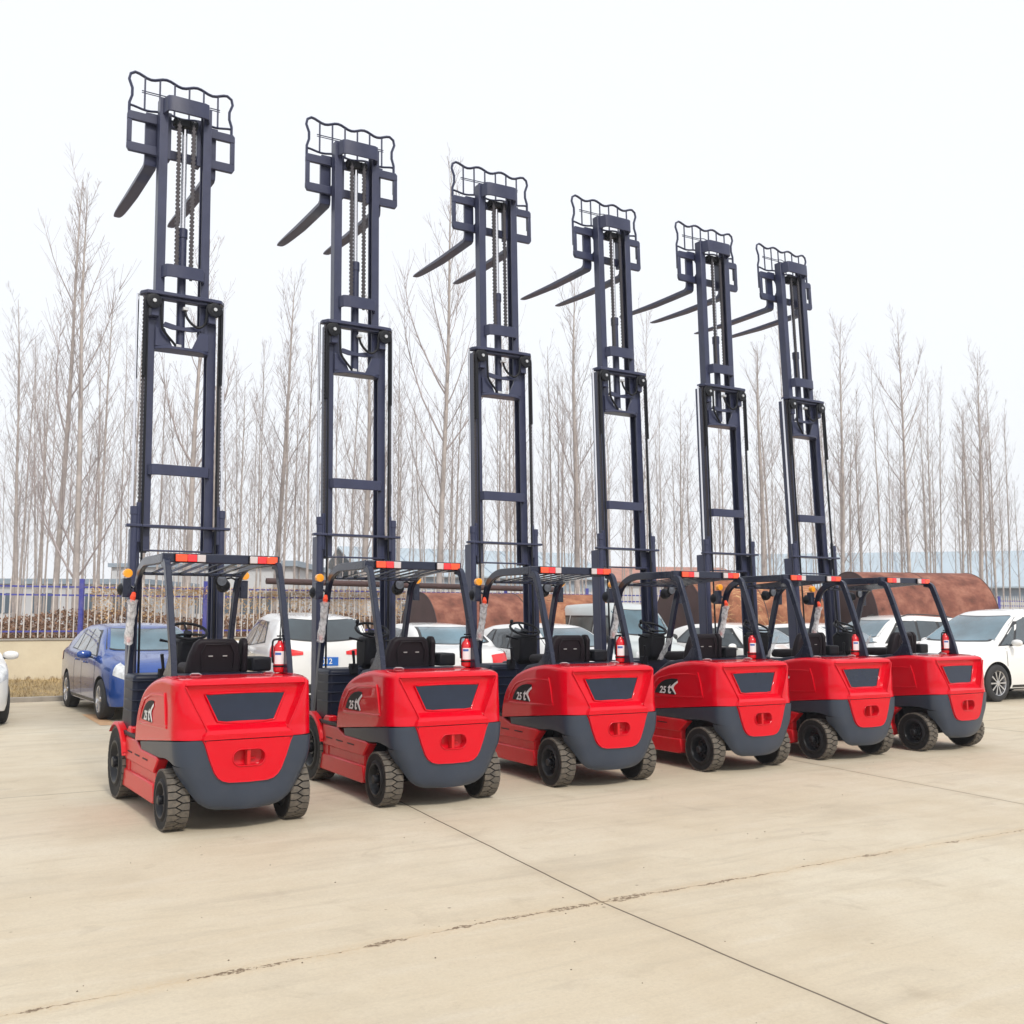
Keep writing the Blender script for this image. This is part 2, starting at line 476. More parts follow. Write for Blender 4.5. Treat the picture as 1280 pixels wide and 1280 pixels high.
    w.add(outer + mid + inn, [(i, i + 1, n + i + 1, n + i) for i in range(n - 1)] + [(n + i, n + i + 1, 2 * n + i + 1, 2 * n + i) for i in range(n - 1)])
    # infill with slot hole: ring from inner outline to slot outline
    m_ = 48
    slot = []
    for k in range(25): a = -pi / 2 + pi * k / 24; slot.append((.062 + .063 * cos(a), .556 + .062 * sin(a)))
    for k in range(1, 8): slot.append((.062 - .124 * k / 8, .618))
    for k in range(25): a = pi / 2 + pi * k / 24; slot.append((-.062 + .063 * cos(a), .556 + .062 * sin(a)))
    for k in range(1, 8): slot.append((-.062 + .124 * k / 8, .494))
    m_ = len(slot)
    loop = inn + [(x, y, z) for x, y, z in []]
    # resample inner outline into m_ points by angle about slot centre
    pl = [(p[0], p[2]) for p in inn]; pl = pl + [pl[0]]
    def hit(a):
        dx, dz = cos(a), sin(a); best = None
        for (x0, z0), (x1, z1) in zip(pl, pl[1:]):
            ex, ez = x1 - x0, z1 - z0; den = dx * ez - dz * ex
            if abs(den) < 1e-9: continue
            t = ((x0) * ez - (z0 - .556) * ex) / den; u = ((x0) * dz - (z0 - .556) * dx) / den
            if t > 0 and -1e-6 <= u <= 1 + 1e-6 and (best is None or t < best): best = t
        return (dx * best, .556 + dz * best)
    ring_o, ring_i = [], []
    for k in range(m_):
        sx, sz = slot[k]; a = atan2(sz - .556, sx)
        ox, oz = hit(a); ring_o.append((ox, bowy(ox, oz) - .004, oz)); ring_i.append((sx, -.381, sz))
    w.grid([ring_o, ring_i, [(x * .96, -.31, lerp(z, .556, .06)) for x, y, z in ring_i], [(x * .5, -.30, lerp(z, .556, .5)) for x, y, z in ring_i]], close=True)
    w.bb(-.08, .08, -.302, -.295, .50, .61)
    tp = w.build('tow_panel', M['red'], root, smooth=30, fix=False)
    t2 = MB(); t2.bb(-.014, .014, -.374, -.31, .495, .617); t2.bb(.01, .07, -.33, -.31, .535, .545)
    t2.build('tow_pin', M['red2'], tp, bevel=.004)
    MB().tube([(p[0], -.384, p[1]) for p in slot] + [(slot[0][0], -.384, slot[0][1])], .006, 6).build('slot_rim', M['red'], tp, smooth=60)
    # ---- chassis side skirts
    for sg in (-1, 1):
        k = MB()
        # upper rail, recessed web, lower step
        k.prism([(.30, .515), (.22, .50), (.335, .40), (.345, .38), (1.36, .38), (1.36, .575), (.97, .575), (.80, .52)], 0, sg * .44, sg * .532)
        k.prism([(.34, .40), (.345, .27), (1.38, .27), (1.38, .40)], 0, sg * .44, sg * .512)
        k.prism([(.335, .30), (.30, .17), (.36, .145), (1.42, .145), (1.42, .30)], 0, sg * .44, sg * .535)
        k.prism([(1.36, .145), (1.40, .62), (1.34, .66), (1.22, .66), (1.22, .145)], 0, sg * .44, sg * .52)
        sk = k.build('side_skirt', M['red2'], root, bevel=.012)
        s2 = MB()
        for yy in (.55, .83, 1.10): s2.bb(sg * .5325, sg * .536, yy, yy + .16, .455, .465)
        s2.build('skirt_slot', M['black'], sk)
    # front fenders
    for sg in (-1, 1):
        f = MB(); rows = []
        for k in range(13):
            t = radians(175 - 145 * k / 12 - 25)
            t = radians(160 - 110 * k / 12)
            y, z = 1.68 + cos(t) * .36, .31 + sin(t) * .36
            rows.append([(sg * .40, y, z), (sg * .555, y, z), (sg * .565, y, z - .025), (sg * .40, y, z - .03)])
        f.grid(rows, close=True); f.build('fender', M['red2'], root, smooth=50)
    # inner chassis block and rear axle
    k = MB(); k.bb(-.44, .44, .30, 1.95, .16, .56); k.bb(-.33, .33, -.20, .34, .22, .50)
    k.bb(-.46, .46, -.04, .04, .20, .27); k.build('chassis', M['black'], root, bevel=.01)
    k = MB(); k.tube([(-.40, 0, .235), (.40, 0, .235)], .045, 10); k.tube([(-.40, .12, .22), (.40, .12, .22)], .018, 8); k.build('steer_axle', M['black'], root)
    # ---- footplate, battery hood, cowl
    k = MB(); k.bb(-.53, .53, .955, 1.62, .577, .612); k.build('footplate', M['black'], root, bevel=.008)
    k = MB()
    hood = [(.17, 1.10), (.20, 1.150), (.45, 1.150), (.66, 1.12), (.82, 1.03), (.93, .90), (.985, .74), (.985, .62), (.17, .62)]
    k.prism(hood, 0, -.43, .43); k.build('battery_hood', M['navy'], root, bevel=.03, seg=3)
    cb = MB()
    cb.bb(-.50, -.16, 1.30, 1.66, .60, 1.10); cb.bb(.20, .50, 1.30, 1.66, .60, 1.08); cb.bb(-.18, .22, 1.40, 1.66, .60, 1.12)
    co = cb.build('cowl', M['navy'], root, bevel=.035, seg=3)
    rb = MB()
    for z in (.78, .87, .96, 1.04): rb.bb(-.508, -.155, 1.288, 1.60, z, z + .012)
    for z in (.78, .87, .96, 1.04): rb.bb(.195, .508, 1.288, 1.60, z, z + .012)
    rb.build('cowl_rib', M['navy'], co, bevel=.004)
    # lever on cowl
    k = MB(); k.tube([(-.27, 1.30, 1.06), (-.26, 1.26, 1.16), (-.28, 1.24, 1.28)], [.018, .014, .017], 8); k.box((-.25, 1.30, 1.10), (.08, .06, .10))
    k.build('brake_lever', M['black'], root, bevel=.005)
    # steering column + wheel
    k = MB(); k.prism([(1.30, 1.40), (1.32, 1.14), (1.42, 1.08), (1.56, 1.10), (1.58, 1.36), (1.50, 1.42)], 0, -.12, .10)
    col_ = k.build('steering_column', M['black'], root, bevel=.03, seg=3)
    for pth in ([(-.09, 1.42, 1.36), (-.20, 1.38, 1.385), (-.27, 1.36, 1.40)], [(.08, 1.42, 1.36), (.19, 1.40, 1.37), (.25, 1.40, 1.375)]): MB().tube(pth, [.010, .009, .014], 8).build('stalk', M['black'], col_)
    k = MB(); c = Vector((-.01, 1.42, 1.475)); nrm = Vector((0, -.42, .9)).normalized(); u = Vector((1, 0, 0)); v = nrm.cross(u)
    ring = [c + (u * cos(2 * pi * i / 28) + v * sin(2 * pi * i / 28)) * .165 for i in range(29)]
    k.tube(ring, .014, 8, cap=False)
    for a in (90, 210, 330):
        k.tube([c - nrm * .03, c + (u * cos(radians(a)) + v * sin(radians(a))) * .16], [.016, .009], 6)
    k.tube([c - nrm * .10, c - nrm * .01], [.03, .04], 12)
    kn = c + (u * cos(radians(150)) + v * sin(radians(150))) * .16
    k.tube([kn, kn + nrm * .03, kn + nrm * .045, kn + nrm * .07, kn + nrm * .078], [.008, .008, .02, .02, .008], 8)
    k.build('steering_wheel', M['black'], col_, smooth=60)
    # ---- seat
    st = empty('seat', (0, 0, 0), 0, root)
    k = MB()
    bp = [(-.25, 1.12), (-.255, 1.17), (-.225, 1.30), (-.185, 1.395), (-.14, 1.425), (.14, 1.425), (.18, 1.395), (.20, 1.30), (.205, 1.20), (.20, 1.12)]
    rows = [[(x - .01, .50 + .10 * (z - 1.12) * -.8, z) for x, z in bp], [(x - .01, .60 - .08 * (z - 1.12), z) for x, z in bp]]
    n = len(bp); k.add(rows[0] + rows[1], [tuple(range(n)), tuple(range(n, 2 * n))[::-1]] + [(i, (i + 1) % n, n + (i + 1) % n, n + i) for i in range(n)])
    k.build('backrest', M['seat'], st, bevel=.03, seg=3)
    k = MB(); k.tube([(-.14, .478, 1.18), (-.15, .474, 1.30), (-.11, .47, 1.38), (.09, .47, 1.38), (.13, .474, 1.30), (.12, .478, 1.18)], .006, 6); k.build('back_seam', M['seat'], st)
    k = MB(); k.box((-.07, .476, 1.285), (.035, .01, .008)); k.box((.05, .476, 1.285), (.035, .01, .008)); k.build('clip', M['zinc'], st)
    k = MB(); k.bb(-.22, .20, .50, .98, 1.12, 1.22); k.build('cushion', M['seat'], st, bevel=.04, seg=3)
    k = MB(); k.prism([(.50, 1.14), (.49, 1.38), (.53, 1.43), (.60, 1.43), (.66, 1.36), (.72, 1.14)], 0, .205, .255); k.build('hip_rest', M['seat'], st, bevel=.018, seg=3)
    k = MB(); k.bb(.28, .45, .46, .72, 1.15, 1.27); k.bb(.27, .42, .72, 1.00, 1.17, 1.24); k.build('control_box', M['black'], root, bevel=.02, seg=3)
    for x in (-.27, .33): MB().tube([(x - .035, .20, 1.150), (x - .028, .175, 1.160), (x + .02, .165, 1.160), (x + .035, .14, 1.150)], .007, 6).build('hood_latch', M['zinc'], root)
    # clear film over the armrest
    k = MB(); rows = []
    for i in range(9):
        t = i / 8; rows.append([(lerp(lerp(-.11, -.27, u), lerp(-.27, -.42, u), t), lerp(.92, .84, u) + .008 * sin(i * 2.1 + u * 9), lerp(1.385 - .02 * u, 1.13, t) + .006 * cos(i * 1.7 + u * 7)) for u in (0, .2, .4, .6, .8, 1)])
    k.grid(rows); k.build('film_sheet', M['film'], root, smooth=60, fix=False)
    # ---- overhead guard
    og = MB()
    GH = 2.13
    og.bb(-.495, .495, .45, .50, GH - .078, GH)                       # rear beam
    og.bb(-.44, .44, 1.32, 1.36, 1.975, 2.005)                  # front beam
    for sg in (-1, 1):
        # side rail and front pillar as flat bar swept
        path = arc_path([(sg * .472, .50, GH - .045), (sg * .462, 1.22, GH - .045), (sg * .452, 1.47, 1.98), (sg * .45, 1.555, 1.72), (sg * .45, 1.69, 1.22), (sg * .45, 1.80, .60)], .16, 6)
        rows = []
        for i, p in enumerate(path):
            d = (path[min(i + 1, len(path) - 1)] - path[max(i - 1, 0)]).normalized(); s_ = Vector((1, 0, 0)); nn = d.cross(s_).normalized()
            hw, hh = .022, .040
            rows.append([p + s_ * hw + nn * hh, p - s_ * hw + nn * hh, p - s_ * hw - nn * hh, p + s_ * hw - nn * hh])
        og.grid(rows, close=True); og.add(rows[0], [(0, 1, 2, 3)]); og.add(rows[-1], [(0, 1, 2, 3)])
    guard = og.build('overhead_guard', M['guard'], root, smooth=35, bevel=.008)
    for sg in (-1, 1):
        rp = MB()
        path = arc_path([(sg * .468, .50, GH - .075), (sg * .468, .40, 2.04), (sg * .468, .30, 1.80), (sg * .468, .13, 1.32)], .14, 5)
        rows = []
        for i, p in enumerate(path):
            d = (path[min(i + 1, len(path) - 1)] - path[max(i - 1, 0)]).normalized(); s_ = Vector((1, 0, 0)); nn = d.cross(s_).normalized()
            hw, hh = .024, .034
            rows.append([p + s_ * hw + nn * hh, p - s_ * hw + nn * hh, p - s_ * hw - nn * hh, p + s_ * hw - nn * hh])
        # flared foot
        for y1, y0, z in ((.075, .20, 1.26), (.06, .25, 1.20), (.045, .33, 1.145)):
            rows.append([Vector((sg * .468 + .024, y1, z)), Vector((sg * .468 - .024, y1, z)), Vector((sg * .468 - .024, y0, z)), Vector((sg * .468 + .024, y0, z))])
        # fix ordering (nn points forward/up)
        rp.grid(rows, close=True); rp.add(rows[-1], [(0, 1, 2, 3)])
        rp.build('rear_pillar', M['guard'], root, smooth=35, bevel=.006)
    for i in range(7):
        x = -.36 + i * .12
        MB().bar((x, .485, 2.056), (x, 1.34, 1.995), .032, .010).build('roof_bar', M['guard'], guard)
    # tail lamps
    for sg in (-1, 1):
        e = empty('tail_lamp', (0, 0, 0), 0, root)
        x0 = sg * (.40 if sg < 0 else .475)
        xs = [(.395, .30, 'lens_orange'), (.298, .222, 'lens_red'), (.220, .150, 'lens_white')] if sg < 0 else [(.465, .37, 'lens_orange'), (.368, .292, 'lens_red'), (.290, .225, 'lens_white')]
        hb = MB(); hb.bb(sg * xs[0][0] + sg * .006, sg * xs[-1][1] - sg * .006, .436, .452, GH - .075, GH - .005); hb.build('housing', M['black'], e)
        for a, c_, mm in xs:
            q = MB(); q.bb(sg * a, sg * c_, .418, .436, GH - .070, GH - .010); q.build('lens', M[mm], e, bevel=.004)
    # front signal + work lamp on brackets
    for sg in (-1, 1):
        e = empty('work_lamp', (0, 0, 0), 0, root)
        q = MB(); q.tube([(sg * .46, 1.53, 1.86), (sg * .50, 1.56, 1.88), (sg * .535, 1.56, 1.93)], .013, 8); q.bb(sg * .50, sg * .57, 1.53, 1.60, 1.78, 1.95); q.build('bracket', M['guard'], e, bevel=.008)
        q = MB(); q.lathe([(-.035, .02), (-.03, .045), (.0, .062), (.04, .066), (.045, .0)], (sg * (.535 if sg < 0 else .36), 1.60, 1.85 if sg < 0 else 1.90), 1, 20); q.build('lamp_housing', M['black'], e)
        q = MB(); q.lathe([(-.03, .030), (-.028, .04), (.02, .04), (.025, .0)], (sg * .535, 1.54, 1.995), 1, 16); q.build('signal_lens', M['lens_amber'], e)
    # mirror on right front
    q = MB(); q.tube([(.45, 1.50, 1.95), (.38, 1.44, 1.97), (.30, 1.42, 1.955)], .009, 8); q.lathe([(-.02, .02), (-.012, .05), (0, .058), (.004, .052), (.004, 0)], (.28, 1.42, 1.94), 1, 20)
    mr = q.build('mirror', M['black'], root)
    q = MB(); q.lathe([(-.0, .0), (-.0, .046), (.003, .046)], (.28, 1.396, 1.94), 1, 20); q.build('mirror_glass', M['headlamp_dark'], mr)
    # grab handle in its wrap
    gh = MB(); gh.tube(arc_path([(-.48, 1.50, 1.78), (-.50, 1.44, 1.76), (-.50, 1.55, 1.40), (-.48, 1.62, 1.38)], .03, 4), .014, 8); ghb = gh.build('grab_handle', M['black'], root)
    q = MB(); q.tube([(-.485, 1.48, 1.815), (-.50, 1.45, 1.78), (-.50, 1.455, 1.735)], [.018, .026, .018], 10); q.tube([(-.50, 1.545, 1.43), (-.50, 1.56, 1.38)], [.018, .016], 10); q.build('handle_end', M['orange'], ghb)
    rows = []
    for i in range(15):
        t = i / 14; c = Vector((-.50, lerp(1.452, 1.56, t), lerp(1.75, 1.36, t))); row = []
        r_ = .036 + .003 * sin(i * 1.9) + (.012 if i < 1 else 0) + .003 * sin(i * .7)
        for j in range(12):
            a = 2 * pi * j / 12; rr_ = r_ * (1 + .10 * sin(3 * a + i * .5)); row.append((c.x + cos(a) * rr_, c.y + sin(a) * rr_, c.z + .01 * sin(2 * a + i)))
        rows.append(row)
    q = MB(); q.grid(rows, close=True); q.build('film_wrap', M['film'], ghb, smooth=60, fix=False)
    # ---- wheels
    for x, y, R, w_, nm in ((-.558, 0, .230, .17, 'rear_wheel'), (.558, 0, .230, .17, 'rear_wheel'), (-.555, 1.68, .315, .21, 'front_wheel'), (.555, 1.68, .315, .21, 'front_wheel')):
        forklift_wheel(root, x, y, R, w_, nm)
    # ---- side badge (black almond sticker with lettering)
    for sg in (-1, 1):
        ax = sg * .5445
        q = MB()
        pts = [(.735, .775), (.72, .81), (.68, .86), (.62, .90), (.54, .93), (.44, .945), (.355, .945), (.345, .935), (.37, .90), (.42, .86), (.43, .83), (.40, .785), (.395, .772)]
        q.prism(pts, 0, ax, ax + sg * .002)
        bd = q.build('side_badge', M['sticker'], cover)
        vs, fs = text_mesh('25', .105, .25, .001, .002)
        q = MB(); q.add([(ax + sg * (.0045 + z), sg * x + .60, y + .812) for x, y, z in vs], fs)
        vs, fs = text_mesh('t', .16, .22, .001, .003)
        q.add([(ax + sg * (.0045 + z), sg * x + .49, y + .832) for x, y, z in vs], fs)
        # chevron emblem
        d = -1
        ch = [(.345, .925), (.40, .895), (.445, .865), (.452, .845), (.445, .835), (.385, .775), (.375, .785), (.415, .84), (.405, .862), (.375, .885), (.34, .905)]
        q.prism(ch, 0, ax + sg * .0025, ax + sg * .0055)
        q.build('badge_lettering', M['white'], bd, smooth=0, fix=False)
    # ================= MAST (origin at the pivot so it can tilt)
    mast = empty('mast', (0, FY, MZ), 0, root)
    off = (0, -FY, -MZ)
    def mk(mb, name, m, bevel=.004, smooth=35, parent=mast): return mb.shift(off).build(name, m, parent, bevel=bevel, smooth=smooth)
    def channel(sg, xi, xo, y0, y1, z0, z1, tw=.018):
        """C-section rail: web outside, flanges front and rear"""
        a = MB(); s_ = sg
        pl = [(s_ * xi, y0), (s_ * xo, y0), (s_ * xo, y1), (s_ * xi, y1), (s_ * xi, y1 - tw), (s_ * (xo - tw), y1 - tw), (s_ * (xo - tw), y0 + tw), (s_ * xi, y0 + tw)]
        a.prism(pl, 2, z0, z1); return a
    for sg in (-1, 1):
        mk(channel(sg, .345, .420, 1.885, 2.03, .10, 2.445), 'outer_rail', M['mast'])
        mk(channel(sg, .256, .342, 1.880, 2.01, 2.22, 4.735), 'middle_rail', M['mast'])
        mk(channel(sg, .176, .261, 1.875, 1.99, 4.22, 6.834), 'inner_rail', M['mast'])
        # lift cylinders
        c = MB(); c.tube([(sg * .412, 1.835, .3), (sg * .412, 1.835, 2.60)], .034, 14); c.tube([(sg * .412, 1.835, 2.56), (sg * .412, 1.835, 2.64)], .039, 14)
        mk(c, 'cylinder_barrel', M['mast'])
        c = MB(); xr_ = -.432 if sg < 0 else .41; c.tube([(xr_, 1.85, 2.62), (xr_, 1.85, 4.73)], .013, 10); mk(c, 'cylinder_rod', M['chrome'], bevel=0)
        c = MB(); c.tube([(sg * .375, 1.83, 2.3), (sg * .375, 1.83, 2.68)], .022, 10); mk(c, 'chain_anchor', M['mast'])
        # side chains
        c = MB(); z = 2.66; i = 0
        while z < 4.70:
            c.bb(sg * .372 - (.016 if i % 2 else .010), sg * .372 + (.016 if i % 2 else .010), 1.825 - .008, 1.825 + .008, z, z + .019); z += .019; i += 1
        mk(c, 'lift_chain', M['chain'], bevel=0)
        # hose beside chain
        c = MB(); c.tube([(sg * .345, 1.80, .9), (sg * .345, 1.80, 3.0), (sg * .348, 1.80, 4.62)], .011, 8); mk(c, 'hose', M['black'], bevel=0)
        # pulleys
        px_ = sg * .295
        c = MB(); c.lathe([(-.03, .03), (-.03, .052), (-.026, .072), (-.018, .072), (-.006, .058), (.006, .058), (.018, .072), (.026, .072), (.03, .05), (.03, 0)], (px_, 1.79, 4.655), 1, 24)
        pu = mk(c, 'pulley', M['black'], bevel=0)
        c = MB(); c.lathe([(-.045, 0), (-.045, .018), (-.028, .02)], (px_, 1.79, 4.655), 1, 12); mk(c, 'pulley_bolt', M['zinc'], bevel=0)
        # hose over the pulley
        R_ = .075; pth = [Vector((px_ + sg * R_, 1.79, 3.9)), Vector((px_ + sg * R_, 1.79, 4.6))] + [Vector((px_ + sg * R_ * cos(a), 1.79, 4.655 + R_ * sin(a))) for a in [pi * k / 8 for k in range(9)]]
        if sg < 0: pth += [Vector((px_ + R_, 1.79, 4.55)), Vector((px_ + R_ + .01, 1.80, 4.40)), Vector((-.15, 1.81, 4.33)), Vector((-.09, 1.83, 4.28)), Vector((-.05, 1.85, 4.24))]
        else: pth += [Vector((px_ - R_, 1.79, 4.60)), Vector((px_ - R_ - .01, 1.80, 4.50)), Vector((.15, 1.81, 4.45)), Vector((.08, 1.82, 4.49)), Vector((.03, 1.83, 4.56)), Vector((.02, 1.84, 4.62))]
        c = MB(); c.tube(arc_path(pth, .05, 3), .013, 8); mk(c, 'pulley_hose', M['black'], bevel=0)
    for q_ in ((-.04, 1.84, 4.25), (.02, 1.84, 4.64)): mk(MB().box(q_, (.052, .05, .033)), 'hose_fitting', M['zinc'])
    # head bar of middle mast
    c = MB(); c.prism([(-.408, 1.84), (-.36, 1.77), (-.26, 1.76), (.26, 1.76), (.36, 1.77), (.408, 1.84), (.408, 1.90), (-.408, 1.90)], 2, 4.728, 4.765)
    c.prism([(-.33, 1.80), (.33, 1.80), (.33, 1.874), (-.33, 1.874)], 2, 4.70, 4.728); mk(c, 'head_bar', M['mast'], bevel=.006)
    for sg in (-1, 1): mk(MB().prism([(sg * .34, 1.872), (sg * .31, 1.80), (sg * .24, 1.80), (sg * .24, 1.872)], 2, 4.52, 4.70), 'pulley_bracket', M['mast'])
    # lower bar across outer mast top
    c = MB(); c.prism([(-.488, 1.79), (.488, 1.79), (.488, 1.86), (.36, 1.884), (-.36, 1.884), (-.488, 1.86)], 2, 2.446, 2.470)
    mk(c, 'outer_crossbar', M['mast'], bevel=.003)
    c = MB(); c.bb(-.335, .335, 1.86, 1.88, 2.222, 2.240); mk(c, 'middle_tie', M['mast'])
    # strap-like cross members
    def strap(w, z0, z1, d, yb):
        pl = [(-w, yb), (-w + .03, yb - d * .85), (-w + .07, yb - d), (w - .07, yb - d), (w - .03, yb - d * .85), (w, yb)]
        pin = [(x * .93, y + .016) for x, y in pl]
        a = MB(); a.prism(pl + pin[::-1], 2, z0, z1); return a
    mk(strap(.30, 2.955, 3.06, .07, 1.879), 'middle_crossbeam', M['mast'], bevel=.005)
    mk(strap(.235, 6.66, 6.825, .11, 1.874), 'top_crossbeam', M['mast'], bevel=.005)
    c = MB(); c.bb(-.187, .187, 1.90, 1.97, 6.76, 6.80); mk(c, 'top_plate', M['mast'])
    mk(strap(.215, 4.935, 5.065, .09, 1.874), 'inner_crossbeam', M['mast'], bevel=.005)
    c = MB(); c.prism([(-.19, 4.44), (-.17, 4.49), (0, 4.455), (.17, 4.49), (.19, 4.44), (.10, 4.42), (-.10, 4.42)], 1, 1.85, 1.87); mk(c, 'lower_crossbeam', M['mast'])
    c = MB()
    for sg in (-1, 1): c.prism([(sg * .26, 4.42), (sg * .17, 4.42), (sg * .09, 4.235), (sg * .26, 4.235)], 1, 1.845, 1.868)
    c.prism([(-.26, 1.86), (-.15, 1.79), (.15, 1.79), (.26, 1.86), (.26, 1.96), (-.26, 1.96)], 2, 4.205, 4.234); mk(c, 'base_bracket', M['mast'])
    # centre free lift cylinder
    c = MB(); c.tube([(0, 1.93, 4.235), (0, 1.93, 5.42)], .043, 16); c.tube([(0, 1.93, 5.40), (0, 1.93, 5.50)], .050, 16); mk(c, 'centre_cylinder', M['mast'])
    c = MB(); c.tube([(0, 1.93, 5.48), (0, 1.93, 6.62)], .027, 12); mk(c, 'centre_rod', M['chrome'], bevel=0)
    for sg in (-1, 1):
        c = MB(); z = 5.02 if sg < 0 else 4.95; i = 0
        x = sg * .072
        while z < 6.60:
            w1 = .022 if i % 2 else .013
            c.bb(x - w1, x + w1, 1.86 - .009, 1.86 + .009, z, z + .021); z += .021; i += 1
        mk(c, 'centre_chain', M['chain'], bevel=0)
        c = MB(); c.lathe([(-.025, .06), (-.02, .06), (0, .045), (.02, .06), (.025, .06)], (x, 1.90, 6.60), 0, 20); mk(c, 'chain_sheave', M['black'], bevel=0)
    c = MB(); c.bb(-.12, .12, 1.87, 1.93, 6.58, 6.65); mk(c, 'sheave_block', M['black'])
    # carriage
    c = MB()
    c.prism([(-.546, 6.60), (-.546, 6.665), (-.525, 6.69), (.525, 6.69), (.546, 6.665), (.546, 6.60)], 1, 2.015, 2.055)
    c.prism([(-.546, 6.36), (-.546, 6.30), (-.525, 6.265), (.525, 6.265), (.546, 6.30), (.546, 6.36)], 1, 2.015, 2.055)
    for sg in (-1, 1):
        c.bb(sg * .546, sg * .500, 2.017, 2.050, 6.36, 6.60)
        c.bb(sg * .17, sg * .13, 1.94, 2.04, 6.22, 6.72)
        c.prism([(sg * .26, 6.60), (sg * .17, 6.60), (sg * .17, 6.36), (sg * .26, 6.36), (sg * .225, 6.41), (sg * .21, 6.48), (sg * .225, 6.55)], 1, 2.0, 2.03)
    car = mk(c, 'carriage', M['mast'], bevel=.005)
    # load backrest
    def wob(x): return .028 * cos(x / .522 * 3 * pi) * .6
    c = MB()
    W_ = .522; ztop = 7.14
    side = lambda sg: [(sg * W_, 2.07, 6.45), (sg * W_, 2.07, 6.72), (sg * (W_ + .0), 2.07, 6.80), (sg * (W_ - .025), 2.07, 6.88), (sg * (W_ - .025), 2.07, 6.96), (sg * (W_ + .008), 2.07, 7.05), (sg * (W_ - .005), 2.07, 7.11), (sg * (W_ - .05), 2.07, ztop)]
    topb = []
    for i in range(25):
        x = -(W_ - .05) + 2 * (W_ - .05) * i / 24; topb.append((x, 2.07, ztop - .022 + .022 * cos(3 * 2 * pi * (x + W_ - .05) / (2 * (W_ - .05)))))
    full = side(-1) + topb[1:-1] + side(1)[::-1]
    c.tube(full, .015, 6)
    low = [(-(W_) + 2 * W_ * i / 24, 2.07, 6.775 - .012 + .012 * cos(3 * 2 * pi * i / 24)) for i in range(25)]
    c.tube(low, .012, 6)
    for i in range(6):
        x = -.373 + i * .1492
        zt_ = ztop - .022 + .022 * cos(3 * 2 * pi * (x + W_ - .05) / (2 * (W_ - .05)))
        c.tube([(x, 2.07, 6.765), (x, 2.07, 6.95), (x, 2.07, zt_)], .010, 6)
    c.tube([(-.40, 2.085, 6.965), (-.1, 2.085, 6.965), (0, 2.085, 6.985), (.1, 2.085, 6.965), (.40, 2.085, 6.965)], .006, 5)
    c.tube([(-.40, 2.085, 6.945), (.40, 2.085, 6.945)], .005, 5)
    mk(c, 'load_backrest', M['mast'], bevel=0, smooth=60)
    # forks
    for sg in (-1, 1):
        c = MB(); x = sg * .30
        lo = [(2.065, 6.68), (2.065, 6.22), (2.075, 6.17), (2.11, 6.150), (2.5, 6.158), (2.9, 6.17), (3.3, 6.203), (3.5, 6.22), (3.60, 6.229), (3.67, 6.237), (3.70, 6.243), (3.705, 6.246)]
        hi = [(2.10, 6.68), (2.10, 6.25), (2.108, 6.215), (2.14, 6.195), (2.5, 6.200), (2.9, 6.21), (3.3, 6.228), (3.5, 6.238), (3.60, 6.244), (3.67, 6.248), (3.70, 6.250), (3.705, 6.250)]
        wd = [.06] * 6 + [.058, .054, .048, .038, .022, .012]
        rws = [[(x - w_, a[0], a[1]), (x + w_, a[0], a[1]), (x + w_, b_[0], b_[1]), (x - w_, b_[0], b_[1])] for a, b_, w_ in zip(lo, hi, wd)]
        c.grid(rws, close=True); c.add(rws[0], [(0, 1, 2, 3)]); c.add(rws[-1], [(0, 1, 2, 3)])
        c.bb(x - .065, x + .065, 2.02, 2.066, 6.62, 6.71)
        mk(c, 'fork', M['mast'], bevel=.008)
    return root, mast

TR = [(-2.186, 8.387, 32.01, 2.76), (-.685, 9.411, 30.37, 1.86), (.847, 10.477, 29.23, 2.24), (2.457, 11.504, 31.61, 2.61), (3.919, 12.434, 30.95, 2.25), (5.369, 13.245, 33.05, 3.22)]
TL = ['red and grey forklift with raised mast, largest and nearest, beside the blue sedan',
      'second red and grey forklift from the left, its mast in front of the white hatchback',
      'third red and grey forklift from the left, raised mast, black seat against a silver van',
      'fourth red and grey forklift from the left, its whole 25t side badge showing clearly',
      'fifth red and grey forklift from the left, next to last in the row',
      'rightmost and smallest red and grey forklift, beside the white people carrier']
def make_ext():
    r = empty('fire_extinguisher')
    MB().lathe([(0, .0), (0, .040), (.008, .048), (.02, .050), (.20, .050), (.225, .042), (.245, .022), (.26, .018), (.26, 0)], (0, 0, 0), 2, 20).build('cylinder', M['ext_red'], r)
    a = MB(); a.tube([(0, 0, .25), (0, 0, .285)], .016, 10); a.box((.012, 0, .30), (.075, .018, .012)); a.box((.02, 0, .275), (.06, .016, .008)); a.build('valve', M['black'], r, bevel=.003)
    a = MB(); a.tube(arc_path([(-.01, 0, .275), (-.06, 0, .27), (-.066, 0, .18), (-.058, 0, .08)], .03, 4), .009, 8); a.build('hose', M['black'], r)
    rows = [[(.0512 * cos(t), .0512 * sin(t), z) for t in [radians(200 + 120 * i / 10) for i in range(11)]] for z in (.07, .175)]
    lb = MB().grid(rows).build('label', M['white'], r, smooth=60)
    rows = [[(.0518 * cos(t), .0518 * sin(t), z) for t in [radians(205 + 60 * i / 6) for i in range(7)]] for z in (.145, .165)]
    MB().grid(rows).build('label_print', M['blue_mark'], lb, smooth=60)
    rows = [[(.0525 * cos(t), .0525 * sin(t), z) for t in [2 * pi * i / 24 for i in range(25)]] for z in (.045, .060)]
    MB().grid(rows).build('strap', M['black'], r, smooth=60)
    return r
EL = ['nearest (leftmost)', 'second', 'third', 'fourth', 'fifth', 'rightmost']
proto, pmast = make_forklift()
ext0 = make_ext()
